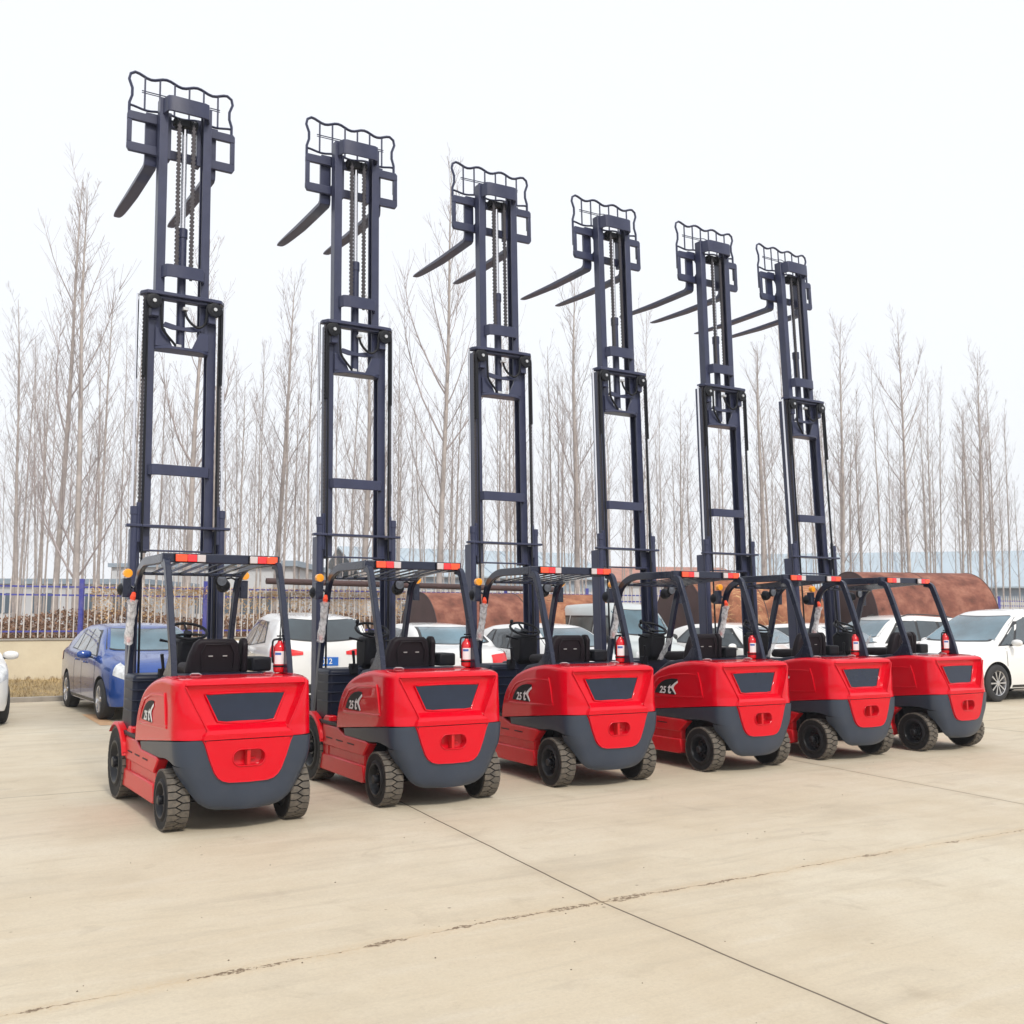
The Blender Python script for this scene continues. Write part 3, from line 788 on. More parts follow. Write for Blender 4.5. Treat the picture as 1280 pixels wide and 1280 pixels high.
for i, (X, Y, yaw, tilt) in enumerate(TR):
    if i == 0: o = proto
    else: o = copy_tree(proto)
    o.location = (X, Y, 0); o.rotation_euler = (0, 0, radians(yaw))
    tag(o, TL[i], 'forklift', 'forklifts parked in a row')
    for ch in o.children:
        if ch.name.split('.')[0] == 'mast': ch.rotation_euler = (-radians(tilt), 0, 0)
    e = ext0 if i == 0 else copy_tree(ext0)
    c, s = cos(radians(yaw)), sin(radians(yaw)); lx, ly = .425, .20
    e.location = (X + lx * c - ly * s, Y + lx * s + ly * c, 1.152); e.rotation_euler = (0, 0, radians(yaw)); e.scale = (1.0, 1.0, 1.0)
    tag(e, 'red fire extinguisher by the right guard pillar of the ' + EL[i] + ' forklift' + ('' if i in (0, 5) else ' from the left'), 'fire extinguisher', 'fire extinguishers on the forklifts')


# ================================================================== CARS
for o in [o for o in bpy.data.objects if o.name.split('.')[0] == 'film_sheet']:
    if o.parent.location.x < 2: bpy.data.objects.remove(o)
def make_car(name, label, cat, sp, pos, heading, group='cars parked behind the forklifts'):
    """local +y forward, origin on the ground at the middle of the wheelbase. heading = direction vector of the nose."""
    L, W, H, wb, fo, R = sp['L'], sp['W'], sp['H'], sp['wb'], sp['fo'], sp.get('R', .31)
    y1 = wb / 2 + fo; y0 = y1 - L
    root = empty(name, (pos[0], pos[1], 0), atan2(heading[1], heading[0]) - pi / 2)
    tag(root, label, cat, group)
    top, belt, plan, low = sp['top'], sp['belt'], sp['plan'], sp.get('low', .19)
    paint = M[sp.get('paint', 'car_white')]
    T = lambda y: smooth_interp(top, y); B = lambda y: smooth_interp(belt, y); PW = lambda y: smooth_interp(plan, y)
    ys = sorted(set([y0 + .001, y1 - .001] + [y0 + (y1 - y0) * i / 46 for i in range(47)] + [p[0] for p in top]))
    ys = [y for k, y in enumerate(ys) if k == 0 or y - ys[k - 1] > .012 or y == ys[-1]]
    tum = sp.get('tum', .42); rows = []
    for y in ys:
        w = PW(y); zt, zb = T(y), min(B(y), T(y) - .03); g = zt - zb
        e = max(0, min(1, (y - y0) / .35)); f = max(0, min(1, (y1 - y) / .35))
        lo = low + .10 * (1 - e) ** 2 + .06 * (1 - f) ** 2
        gw = w * .965 - .01
        xr = gw - tum * g
        half = [(0, lo), (w * .80, lo), (w * .955, lo + .035), (w * .985, lo + .12), (w, lerp(lo, zb, .45)), (w * .995, lerp(lo, zb, .72)), (w * .985, zb - .05), (gw, zb)]
        if g > .12:
            half += [(lerp(gw, xr, .35), zb + g * .32), (lerp(gw, xr, .7), zb + g * .66), (xr + .0, zb + g * .86), (xr - .06, zb + g * .945), (xr * .80, zt - .018), (xr * .45, zt - .004), (0, zt)]
        else:
            half += [(gw - .02, zb + g * .3), (gw - .06, zb + g * .5), (gw - .12, zb + g * .68), (gw * .78, zb + g * .80), (gw * .6, zb + g * .9), (gw * .35, zb + g * .97), (0, zt)]
        row = half + [(-x, z) for x, z in half[::-1][1:-1]]
        rows.append([(x, y, z) for x, z in row])
    b = MB(); b.grid(rows, close=True); b.add(rows[0], [tuple(range(len(rows[0])))]); b.add(rows[-1], [tuple(range(len(rows[-1])))])
    body = b.build('body', [paint, M['car_dark'], M['car_trim']], root, smooth=50)
    # wheel wells by boolean
    cut = MB()
    for ay in (-wb / 2, wb / 2):
        for sg in (-1, 1):
            cut.lathe([(0, R * 1.13), (.30, R * 1.13)] if sg > 0 else [(-.30, R * 1.13), (0, R * 1.13)], (sg * (W / 2 - .18) + (0 if sg > 0 else 0), ay, R + .01), 0, 36)
    co_ = cut.build('cutter', paint, None, smooth=0)
    co_.parent = root
    md = body.modifiers.new('wells', 'BOOLEAN'); md.object = co_; md.operation = 'DIFFERENCE'; md.solver = 'EXACT'
    dg = bpy.context.evaluated_depsgraph_get(); dg.update()
    me = bpy.data.meshes.new_from_object(body.evaluated_get(dg))
    body.modifiers.clear(); old = body.data; body.data = me; bpy.data.meshes.remove(old)
    bpy.data.objects.remove(co_)
    for p in me.polygons:
        c = p.center
        for ay in (-wb / 2, wb / 2):
            d2 = sqrt((c.y - ay) ** 2 + (c.z - R - .01) ** 2)
            if d2 < R * 1.135 and abs(c.x) < W / 2 + .05 and (abs(p.normal.x) < .9 or abs(c.x) < W / 2 - .12): p.material_index = 1
        if p.normal.z < -.8: p.material_index = 1
    me.set_sharp_from_angle(angle=radians(40))
    bvh = BVHTree.FromPolygons([v.co for v in me.vertices], [tuple(p.vertices) for p in me.polygons])
    def patch(pname, fn, nu, nv, m, off=.006, parent=body):
        rows = []; last = None
        for j in range(nv + 1):
            row = []
            for i in range(nu + 1):
                o, d = fn(i / nu, j / nv); o, d = Vector(o), Vector(d).normalized()
                h, n, _, _ = bvh.ray_cast(o, d)
                if h is None: h = last if last is not None else o + d
                else:
                    if n.dot(d) > 0: n = -n
                    h = h + n * off
                last = h; row.append(tuple(h))
            rows.append(row)
        return MB().grid(rows).build(pname, m, parent, smooth=60)
    def side_quads(sg, q, pname, m, nu=8, nv=6, off=.006, parent=body):
        # q: (bottom rear, bottom front, top front, top rear) in (y,z)
        def fn(u, v):
            a = (lerp(q[0][0], q[1][0], u), lerp(q[0][1], q[1][1], u)); c = (lerp(q[3][0], q[2][0], u), lerp(q[3][1], q[2][1], u))
            return (sg * 3, lerp(a[0], c[0], v), lerp(a[1], c[1], v)), (-sg, 0, 0)
        return patch(pname, fn, nu, nv, m, off, parent)
    gl = M[sp.get('glass', 'car_glass')]
    for sg in (-1, 1):
        if 'trimq' in sp:
            for q in sp['trimq']: side_quads(sg, q, 'window_trim', M['car_trim'], off=.003)
        for q in sp['wins']: side_quads(sg, q, 'side_window', gl)
        for yy in sp['seams']: side_quads(sg, ((yy, low + .12), (yy + .012, low + .12), (yy + .012, B(yy) - .01), (yy, B(yy) - .01)), 'door_seam', M['car_dark'], 1, 12, .003)
        for yy in sp['handles']: 
            h = MB(); zz = B(yy) - .12; h.bar((sg * (PW(yy) + .018), yy, zz), (sg * (PW(yy) + .018), yy + .17, zz + .005), .022, .028); h.build('door_handle', paint, body, bevel=.006)
        side_quads(sg, ((-wb / 2 + R * 1.25, low + .005), (wb / 2 - R * 1.25, low + .005), (wb / 2 - R * 1.25, low + .10), (-wb / 2 + R * 1.25, low + .10)), 'sill_trim', M['car_trim'], 10, 2, .004)
    # windscreens: (y_base, z_base, halfwidth_base, y_top, z_top, halfwidth_top)
    for key, pname, sgn in (('ws', 'windscreen', 1), ('rw', 'rear_window', -1)):
        if key not in sp: continue
        ya, xa, yb, xb = sp[key]
        za, zb_ = T(ya), T(yb)
        def fn(u, v, ya=ya, yb=yb, xa=xa, xb=xb, za=za, zb_=zb_, sgn=sgn):
            x = (u * 2 - 1) * lerp(xa, xb, v); y = lerp(ya, yb, v) ; z = lerp(za, zb_, v) 
            n = Vector((0, sgn * abs(zb_ - za), abs(yb - ya) + .15)).normalized()
            k = (u * 2 - 1) ** 2
            p = Vector((x, y - sgn * .10 * k, z)) ; return p + n * 1.2, -n
        fr_ = lambda u, v, f=fn: f(-.045 + 1.09 * u, -.05 + 1.10 * v)
        patch('screen_surround', fr_, 14, 8, M['car_trim'], .003)
        patch(pname, fn, 14, 8, M[sp.get('wsglass', 'car_glass_pale') if key == 'ws' else sp.get('rwglass', 'car_glass')])
        if key == 'ws':
            def fn2(u, v):
                x = (u * 2 - 1) * xa * 1.02; y = ya + .04 - .06 * v; n = Vector((0, .4, 1)).normalized(); return Vector((x, y - .10 * (u * 2 - 1) ** 2, za)) + n, -n
            patch('cowl_trim', fn2, 14, 2, M['car_trim'], .004)
    # lamps
    def corner(sg, end, ang0, ang1, z0, z1, zc0, zc1, pname, m, off=.008):
        """lamp wrapped round a corner: angle measured from the car axis; z range changes from inner to outer"""
        cy = (y1 - .55) if end > 0 else (y0 + .55)
        def fn(u, v):
            a = radians(lerp(ang0, ang1, u)); z = lerp(lerp(z0, zc0, u), lerp(z1, zc1, u), v)
            d = Vector((sg * sin(a), end * cos(a), 0)); c = Vector((sg * sp.get('lcx', .3), cy, z)); return c + d * 2.5, -d
        return patch(pname, fn, 12, 5, m, off)
    for l in sp['lamps']:
        for sg in (-1, 1): 
            lo_ = corner(sg, *l[:7], l[7], M[l[8]])
    for (sgn, x0, x1, z0, z1, pname, mm) in sp.get('ends', []):
        def fn(u, v): return (lerp(x0, x1, u), sgn * 4, lerp(z0, z1, v)), (0, -sgn, 0)
        patch(pname, fn, 10, 3, M[mm], .010)
    if 'plate' in sp:
        end, z, txt = sp['plate']; yy = (y1 if end > 0 else y0)
        h = bvh.ray_cast(Vector((0, end * 4, z)), Vector((0, -end, 0)))[0]; yy = h.y + end * .015
        pl = MB().bb(-.22, .22, yy - .006, yy + .006, z - .07, z + .07).build('number_plate', M['plate_blue'], body, bevel=.004)
        if txt:
            vs, fs = text_mesh(txt, .125, 0, .001, .002)
            q = MB(); q.add([(x * -end * .95, yy + end * (.009 + zz), z + y2) for x, y2, zz in vs], fs); q.build('plate_lettering', M['white'], pl, smooth=0, fix=False)
    # mirrors
    if 'mirror' in sp:
        my, mz = sp['mirror']
        for sg in (-1, 1):
            rows = []
            for j in range(9):
                a = pi * j / 8; row = []
                for i in range(12):
                    t = 2 * pi * i / 12
                    row.append((sg * (PW(my) + .10 + .115 * -cos(a)), my + .05 * sin(a) * cos(t) * 1.2, mz + .068 * sin(a) ** .7 * sin(t)))
                rows.append(row)
            mo = MB().grid(rows, close=True).build('door_mirror', M[sp.get('mpaint', sp.get('paint', 'car_white'))], root, smooth=70)
            MB().bar((sg * (PW(my) - .03), my, mz - .05), (sg * (PW(my) + .08), my, mz - .03), .05, .03).build('mirror_arm', M['car_trim'], mo)
    # roof rails / aerial
    if sp.get('rails'):
        for sg in (-1, 1):
            r0, r1 = sp['rails']; pts = []
            for i in range(9):
                y = lerp(r0, r1, i / 8); h = bvh.ray_cast(Vector((sg * .55, y, 4)), Vector((0, 0, -1)))[0]; pts.append((sg * .55, y, h.z + (.035 if 0 < i < 8 else .0)))
            MB().tube(pts, .014, 6).build('roof_rail', M['car_trim'], body)
    if sp.get('fin'):
        h = bvh.ray_cast(Vector((0, sp['fin'], 4)), Vector((0, 0, -1)))[0]; MB().tube([h, h + Vector((0, -.16, .20))], .005, 5).build('aerial', M['car_trim'], body)
    # wheels
    for ay in (-wb / 2, wb / 2):
        for sg in (-1, 1):
            e = empty('wheel', (0, 0, 0), 0, root); xo = sg * (W / 2 - .015); wd = .205
            prof = [(0, R * .66), (.004, R * .72), (.004, R * .86), (-.008, R * .95), (-.03, R), (-wd + .03, R), (-wd + .008, R * .95), (-wd, R * .86), (-wd, R * .5)]
            MB().lathe([(sg * a, r) for a, r in prof], (xo, ay, R), 0, 36, cap=False).build('tyre', M['tyre'], e, smooth=35)
            rm = MB()
            rm.lathe([(sg * a, r * R) for a, r in [(.0, .67), (-.006, .64), (-.05, .60), (-.10, .58)]], (xo, ay, R), 0, 32, cap=False)
            rm.lathe([(sg * a, r * R) for a, r in [(-.03, .16), (-.012, .14), (-.008, .0)]], (xo, ay, R), 0, 16)
            ns = sp.get('spokes', 5)
            for k in range(ns):
                for dd in ((-.09, .09) if ns <= 5 else (-.03, .03)):
                    a = 2 * pi * k / ns
                    p0_ = (xo - sg * .02, ay + cos(a) * R * .13, R + sin(a) * R * .13); p1_ = (xo - sg * .012, ay + cos(a + dd) * R * .63, R + sin(a + dd) * R * .63)
                    rm.bar(p0_, p1_, .02, .028 if ns <= 5 else .016, up=(1, 0, 0))
            rm.build('rim', M['alloy'], e, smooth=40)
            bk = MB(); bk.lathe([(sg * -.07, R * .60), (sg * -.07, 0)], (xo, ay, R), 0, 24); bk.build('brake_disc', M['car_dark'], e)
    return root

def sedan(paint='car_white', **k):
    L, wb, fo = 4.45, 2.60, .86; y1 = wb / 2 + fo; y0 = y1 - L
    d = dict(L=L, W=1.74, H=1.47, wb=wb, fo=fo, R=.31, paint=paint,
        top=[(y0, .62), (y0 + .04, .86), (y0 + .12, .99), (y0 + .45, 1.06), (y0 + .62, 1.09), (y0 + 1.10, 1.36), (y0 + 1.5, 1.45), (-.1, 1.475), (.35, 1.44), (.62, 1.36), (1.20, 1.035), (1.4, .99), (1.8, .90), (y1 - .12, .76), (y1 - .02, .62), (y1, .50)],
        belt=[(y0, .58), (y0 + .15, .90), (y0 + .6, 1.01), (-.8, .99), (.6, .94), (1.25, .90), (1.7, .84), (y1 - .1, .68), (y1, .46)],
        plan=[(y0, .60), (y0 + .10, .74), (y0 + .4, .83), (-.9, .865), (.6, .87), (1.2, .86), (1.75, .80), (y1 - .12, .62), (y1, .45)],
        wins=[((-.62, 1.02), (-.06, 1.0), (-.12, 1.38), (-.62, 1.35)), ((.0, 1.0), (.83, .965), (.38, 1.32), (-.06, 1.39)), ((-1.02, 1.05), (-.68, 1.03), (-.68, 1.34), (-.80, 1.29))],
        trimq=[((-1.10, 1.035), (.92, .945), (.42, 1.36), (-.78, 1.35))],
        seams=[-.64, -.02, .95], handles=[-.55, .12], ws=(1.16, .66, .60, .54), rw=(y0 + .66, .62, y0 + 1.20, .52),
        lamps=[(1, 24, 66, .60, .76, .70, .88, 'headlamp', 'headlamp'), (-1, 12, 62, .76, .92, .82, .98, 'tail_lamp', 'lens_red')],
        ends=[(1, -.42, .42, .50, .62, 'grille', 'car_trim'), (1, -.60, .60, .27, .40, 'lower_grille', 'car_trim'), (-1, -.55, .55, .30, .38, 'rear_bumper_trim', 'car_trim')],
        mirror=(.70, .98), spokes=5)
    d.update(k); return d
def suv(paint='car_white', **k):
    L, wb, fo = 4.35, 2.62, .85; y1 = wb / 2 + fo; y0 = y1 - L
    d = dict(L=L, W=1.82, H=1.66, wb=wb, fo=fo, R=.345, paint=paint, low=.23,
        top=[(y0, .70), (y0 + .03, 1.00), (y0 + .10, 1.16), (y0 + .34, 1.47), (y0 + .44, 1.57), (-.9, 1.63), (-.2, 1.66), (.3, 1.62), (.58, 1.53), (1.14, 1.13), (1.35, 1.08), (1.8, .99), (y1 - .10, .84), (y1, .58)],
        belt=[(y0, .66), (y0 + .08, 1.00), (y0 + .35, 1.13), (-.8, 1.09), (.6, 1.02), (1.25, .97), (1.7, .92), (y1 - .1, .76), (y1, .52)],
        plan=[(y0, .70), (y0 + .08, .80), (y0 + .4, .88), (-.8, .91), (.6, .91), (1.3, .90), (1.8, .84), (y1 - .10, .70), (y1, .52)],
        wins=[((-.70, 1.12), (-.10, 1.09), (-.14, 1.53), (-.66, 1.51)), ((-.03, 1.085), (.80, 1.045), (.36, 1.48), (-.07, 1.53)), ((-1.32, 1.17), (-.77, 1.125), (-.74, 1.50), (-1.02, 1.44))],
        trimq=[((-1.42, 1.15), (.92, 1.025), (.40, 1.53), (-1.02, 1.50))],
        seams=[-.73, -.06, .95], handles=[-.62, .10], ws=(1.10, .70, .60, .58), rw=(y0 + .12, .66, y0 + .38, .60),
        lamps=[(1, 10, 55, .72, .84, .80, .95, 'headlamp', 'headlamp_dark'), (-1, 6, 62, .97, 1.02, .93, 1.13, 'tail_lamp', 'lens_red')],
        ends=[(1, -.45, .45, .56, .72, 'grille', 'car_trim'), (1, -.62, .62, .28, .44, 'lower_grille', 'car_trim'), (-1, -.74, .74, .30, .50, 'rear_bumper_trim', 'car_trim')],
        mirror=(.72, 1.07), spokes=5, tum=.36)
    d.update(k); return d
def microvan(paint='car_silver', **k):
    L, wb, fo = 3.8, 2.35, .62; y1 = wb / 2 + fo; y0 = y1 - L
    d = dict(L=L, W=1.52, H=1.88, wb=wb, fo=fo, R=.29, paint=paint, low=.24,
        top=[(y0, .80), (y0 + .03, 1.35), (y0 + .12, 1.70), (y0 + .25, 1.83), (-.8, 1.88), (0, 1.89), (.45, 1.85), (.66, 1.76), (1.02, 1.22), (1.15, 1.13), (1.5, 1.05), (y1 - .08, .93), (y1, .62)],
        belt=[(y0, .76), (y0 + .10, 1.10), (.2, 1.12), (.9, 1.06), (1.2, 1.00), (1.6, .92), (y1, .56)],
        plan=[(y0, .66), (y0 + .08, .73), (-.8, .76), (.9, .76), (1.3, .74), (1.6, .69), (y1 - .06, .60), (y1, .50)],
        wins=[((-1.62, 1.16), (-.98, 1.16), (-.98, 1.58), (-1.56, 1.58)), ((-.86, 1.16), (.02, 1.16), (.02, 1.58), (-.86, 1.58)), ((.12, 1.14), (.80, 1.10), (.56, 1.58), (.12, 1.60))],
        trimq=[((-1.66, 1.12), (-.94, 1.12), (-.94, 1.62), (-1.60, 1.62)), ((-.90, 1.12), (.06, 1.12), (.06, 1.62), (-.90, 1.62)), ((.09, 1.10), (.84, 1.06), (.58, 1.62), (.09, 1.64))], glass='van_glass', seams=[-.92, .07, .92], handles=[-.15, .20], ws=(1.00, .64, .70, .56), rw=(y0 + .03, .58, y0 + .16, .54),
        lamps=[(1, 14, 50, .72, .90, .72, .92, 'headlamp', 'headlamp'), (-1, 18, 60, .80, 1.05, .80, 1.05, 'tail_lamp', 'lens_red')],
        ends=[(1, -.34, .34, .76, .86, 'grille', 'car_trim'), (1, -.60, .60, .40, .54, 'bumper', 'car_trim')], lcx=.2,
        mirror=(.78, 1.18), mpaint='car_trim', spokes=5, tum=.22)
    d.update(k); return d
def mpv(paint='car_white', **k):
    L, wb, fo = 4.9, 2.80, .92; y1 = wb / 2 + fo; y0 = y1 - L
    d = dict(L=L, W=1.88, H=1.79, wb=wb, fo=fo, R=.355, paint=paint, low=.21,
        top=[(y0, .80), (y0 + .03, 1.15), (y0 + .12, 1.45), (y0 + .25, 1.63), (-1.2, 1.76), (-.3, 1.79), (.2, 1.75), (.52, 1.64), (1.42, 1.12), (1.6, 1.06), (2.0, .95), (y1 - .10, .80), (y1, .56)],
        belt=[(y0, .76), (y0 + .10, 1.10), (-.8, 1.13), (.6, 1.08), (1.4, .98), (1.8, .90), (y1 - .1, .72), (y1, .50)],
        plan=[(y0, .76), (y0 + .1, .87), (-.8, .93), (.8, .94), (1.5, .92), (2.0, .84), (y1 - .10, .66), (y1, .48)],
        wins=[((-1.7, 1.18), (-.95, 1.16), (-.92, 1.60), (-1.6, 1.55)), ((-.88, 1.16), (.12, 1.13), (.08, 1.64), (-.86, 1.62)), ((.20, 1.13), (.78, 1.10), (.48, 1.54), (.15, 1.63)), ((.86, 1.09), (1.22, 1.07), (.66, 1.44), (.58, 1.48))],
        trimq=[((-1.8, 1.16), (1.30, 1.055), (.46, 1.62), (-1.62, 1.60))],
        seams=[-.92, .16, 1.10], handles=[-.75, .30], ws=(1.36, .78, .56, .62), rw=(y0 + .10, .66, y0 + .3, .62),
        lamps=[(1, 26, 74, .64, .74, .80, .90, 'headlamp', 'headlamp_dark'), (-1, 14, 60, .90, 1.10, .90, 1.10, 'tail_lamp', 'lens_red')],
        ends=[(1, -.48, .48, .48, .66, 'grille', 'car_trim'), (1, -.66, .66, .26, .40, 'lower_grille', 'car_trim')],
        mirror=(.95, 1.12), spokes=10, tum=.34)
    d.update(k); return d
def from_wheel(sp, contact, hd, side, axle):
    """position of the car from the ground contact of one wheel. side -1 = left of the car, axle +1 front"""
    h = Vector(hd).normalized(); rgt = Vector((h.y, -h.x))
    c = Vector(contact) - h * (axle * sp['wb'] / 2) - rgt * (side * (sp['W'] / 2 - .12))
    return (c.x, c.y)
def dirv(deg): return (-sin(radians(deg)), cos(radians(deg)))   # 0 = away from camera (+Y), positive = turned left
sp = sedan('car_blue', glass='car_glass', wsglass='car_glass_pale', L=4.22)
hd = (.548, -.836)
make_car('parked_car', 'dark blue sedan facing the camera beside the nearest forklift', 'car', sp, from_wheel(sp, (-6.30, 16.43), hd, 1, 1), hd)
sp = sedan('car_white', fo=.84)
hd = (.56, -.83)
make_car('parked_car', 'white car cut off at the left edge, only its mirror and front corner showing', 'car', sp, from_wheel(sp, (-7.62, 15.75), hd, -1, 1), hd)
sp = suv('car_white', plate=(-1, .86, 'P012'), rwglass='car_glass', fin=-1.3)
make_car('parked_car', 'white hatchback seen from behind with blue plate and red tail lamps, behind the second forklift', 'car', sp, (-3.90, 19.25), dirv(23))
sp = sedan('car_white', rwglass='car_glass_pale', W=1.70)
make_car('parked_car', 'white sedan seen from behind, tail lamps left of the third forklift mast', 'car', sp, (-1.72, 20.45), dirv(27))
sp = sedan('car_white', H=1.5)
make_car('parked_car', 'white car facing the camera with its door mirror just left of the silver van', 'car', sp, (.62, 20.4), (.55, -.83))
sp = microvan()
make_car('parked_van', 'silver microvan with square side windows behind the third and fourth forklifts', 'van', sp, (2.25, 22.3), (.47, -.88))
sp = sedan('car_white')
make_car('parked_car', 'white car with dark side windows behind the fourth forklift seat', 'car', sp, (4.95, 23.2), (.62, -.78))
sp = sedan('car_white')
make_car('parked_car', 'white car half hidden behind the fifth forklift, in front of the scratched rusty tank', 'car', sp, (6.85, 23.6), (.62, -.78))
sp = suv('car_white', rails=(-1.3, .2))
make_car('parked_car', 'white estate car with tinted side windows behind the rightmost forklift', 'car', sp, (8.75, 24.3), (-.93, -.37))
sp = mpv()
hd = (-.86, -.51)
make_car('parked_car', 'large white people carrier with alloy wheels at the right edge', 'car', sp, from_wheel(sp, (9.30, 20.37), hd, -1, 1), hd)


# ================================================================== SETTING
def concrete():
    m, nt, b = nmat('pale_concrete'); N, L = nt.nodes, nt.links
    tc = N.new('ShaderNodeTexCoord')
    mp = N.new('ShaderNodeMapping'); mp.inputs['Rotation'].default_value = (0, 0, -radians(31)); L.new(tc.outputs['Object'], mp.inputs['Vector'])
    # in this frame x runs along the row of trucks, y along the truck axis
    sep = N.new('ShaderNodeSeparateXYZ'); L.new(mp.outputs[0], sep.inputs[0])
    def noise(scale, det=6, rough=.55, vec=None, dist=0):
        n = N.new('ShaderNodeTexNoise'); n.inputs['Scale'].default_value = scale; n.inputs['Detail'].default_value = det; n.inputs['Roughness'].default_value = rough; n.inputs['Distortion'].default_value = dist
        L.new(vec or mp.outputs[0], n.inputs['Vector']); return n.outputs[0]
    def mrange(v, a, b_, c, d):
        r = N.new('ShaderNodeMapRange'); r.inputs[1].default_value = a; r.inputs[2].default_value = b_; r.inputs[3].default_value = c; r.inputs[4].default_value = d
        L.new(v, r.inputs[0]); return r.outputs[0]
    def math_(op, a, b_=None, c=None):
        n = N.new('ShaderNodeMath'); n.operation = op
        for i, v in enumerate((a, b_, c)):
            if v is None: continue
            if isinstance(v, (int, float)): n.inputs[i].default_value = v
            else: L.new(v, n.inputs[i])
        return n.outputs[0]
    def mixc(f, a, b_):
        n = N.new('ShaderNodeMix'); n.data_type = 'RGBA'
        if isinstance(f, (int, float)): n.inputs[0].default_value = f
        else: L.new(f, n.inputs[0])
        for i, v in ((6, a), (7, b_)):
            if isinstance(v, tuple): n.inputs[i].default_value = (*v, 1)
            else: L.new(v, n.inputs[i])
        return n.outputs[2]
    big = noise(.35, 5, .5); mid = noise(1.7, 8, .6); fine = noise(60, 4, .6)
    # broom/drag streaks along x
    ms = N.new('ShaderNodeMapping'); ms.inputs['Scale'].default_value = (.5, 3.5, 1); L.new(mp.outputs[0], ms.inputs['Vector'])
    streak = noise(1.3, 7, .6, ms.outputs[0], .8)
    col = mixc(mrange(big, .35, .65, 0, 1), (.555, .475, .35), (.61, .55, .43))
    col = mixc(mrange(mid, .45, .72, 0, .45), col, (.47, .385, .27))
    col = mixc(mrange(noise(.8, 6, .65), .52, .68, 0, .35), col, (.42, .36, .27))
    col = mixc(mrange(streak, .52, .70, 0, .42), col, (.40, .345, .265))
    col = mixc(mrange(streak, .30, .46, .25, 0), col, (.66, .62, .54))
    col = mixc(mrange(fine, .35, .7, 0, .24), col, (.36, .30, .23))
    col = mixc(mrange(noise(24, 6, .75), .50, .72, 0, .30), col, (.37, .31, .235))
    col = mixc(mrange(noise(2.4, 5, .6, None, .6), .60, .72, 0, .38), col, (.36, .30, .22))
    # pits and small dark specks
    vor = N.new('ShaderNodeTexVoronoi'); vor.inputs['Scale'].default_value = 3.2; L.new(mp.outputs[0], vor.inputs['Vector'])
    sel = noise(.9, 3)
    sp_ = math_('MULTIPLY', mrange(vor.outputs['Distance'], .018, .045, 1, 0), mrange(sel, .50, .56, 0, 1))
    col = mixc(math_('MULTIPLY', sp_, .8), col, (.10, .075, .05))
    # joints
    wob = math_('MULTIPLY', math_('SUBTRACT', noise(1.4, 2), .5), .03)
    def joint(coord, period, offset, width):
        p = math_('ADD', math_('SUBTRACT', coord, offset), wob)
        q = math_('DIVIDE', p, period); q = math_('SUBTRACT', q, math_('ROUND', q))
        d = math_('ABSOLUTE', math_('MULTIPLY', q, period))
        return mrange(d, width * .5, width, 1, 0), d
    dv = math_('SUBTRACT', sep.outputs['Y'], 5.04)
    bend = math_('ADD', math_('MULTIPLY', math_('MAXIMUM', dv, 0), -.105), math_('MULTIPLY', math_('MINIMUM', dv, 0), -.03))
    jx, dx = joint(math_('ADD', sep.outputs['X'], bend), 4.97, 3.63, .009)
    jy, dy = joint(sep.outputs['Y'], 5.4, 10.44, .010)
    jy = math_('MULTIPLY', jy, math_('GREATER_THAN', math_('ABSOLUTE', math_('SUBTRACT', sep.outputs['Y'], 5.04)), 1.5))
    col = mixc(mrange(dx, .0, .12, .22, 0), col, (.36, .29, .2))
    col = mixc(math_('MULTIPLY', jx, .85), col, (.075, .055, .04)); col = mixc(math_('MULTIPLY', jy, .8), col, (.09, .065, .045))
    # the ragged crumbling joint across the foreground
    jag = math_('ADD', math_('MULTIPLY', math_('SUBTRACT', noise(1.1, 3), .5), .10), math_('MULTIPLY', math_('SUBTRACT', noise(9, 6, .7), .5), .10))
    du = math_('MULTIPLY', math_('MINIMUM', math_('SUBTRACT', sep.outputs['X'], 3.63), 0), -.05)
    jag = math_('ADD', jag, du)
    dj = math_('ABSOLUTE', math_('ADD', math_('SUBTRACT', sep.outputs['Y'], 5.04), jag))
    wj = mrange(noise(1.9, 4, .7), .42, .68, -.010, .043)
    inside = math_('LESS_THAN', dj, wj)
    crumb = noise(38, 5, .7)
    near = mrange(dj, .0, .10, .55, 0)
    col = mixc(math_('MULTIPLY', near, mrange(crumb, .4, .6, .3, 1)), col, (.50, .37, .22))
    col = mixc(math_('MULTIPLY', inside, mrange(crumb, .44, .54, 0, .85)), col, (.11, .07, .04))
    thin = mrange(math_('ABSOLUTE', math_('ADD', math_('SUBTRACT', sep.outputs['Y'], 5.04), jag)), .002, .006, .55, 0)
    col = mixc(math_('MULTIPLY', thin, mrange(noise(3.1, 3), .40, .55, .1, 1)), col, (.16, .11, .07))
    L.new(col, b.inputs['Base Color'])
    L.new(mrange(mid, .3, .7, .62, .85), b.inputs['Roughness']); setp(b, spec=.35)
    hgt = math_('SUBTRACT', math_('ADD', math_('MULTIPLY', fine, .12), math_('MULTIPLY', crumb, .08)), math_('ADD', math_('MULTIPLY', jx, 1.0), math_('MULTIPLY', inside, .7)))
    bp = N.new('ShaderNodeBump'); bp.inputs['Strength'].default_value = .5; bp.inputs['Distance'].default_value = .012
    L.new(hgt, bp.inputs['Height']); L.new(bp.outputs[0], b.inputs['Normal'])
    return m
# fence line from (-8.4,18.9) along (1,.49)
FD = Vector((1, .595, 0)).normalized(); FN = Vector((-FD.y, FD.x, 0)); F0 = Vector((-9.77, 22.0, 0))
def fpt(s, off=0, z=0): p = F0 + FD * s + FN * off; return Vector((p.x, p.y, z))
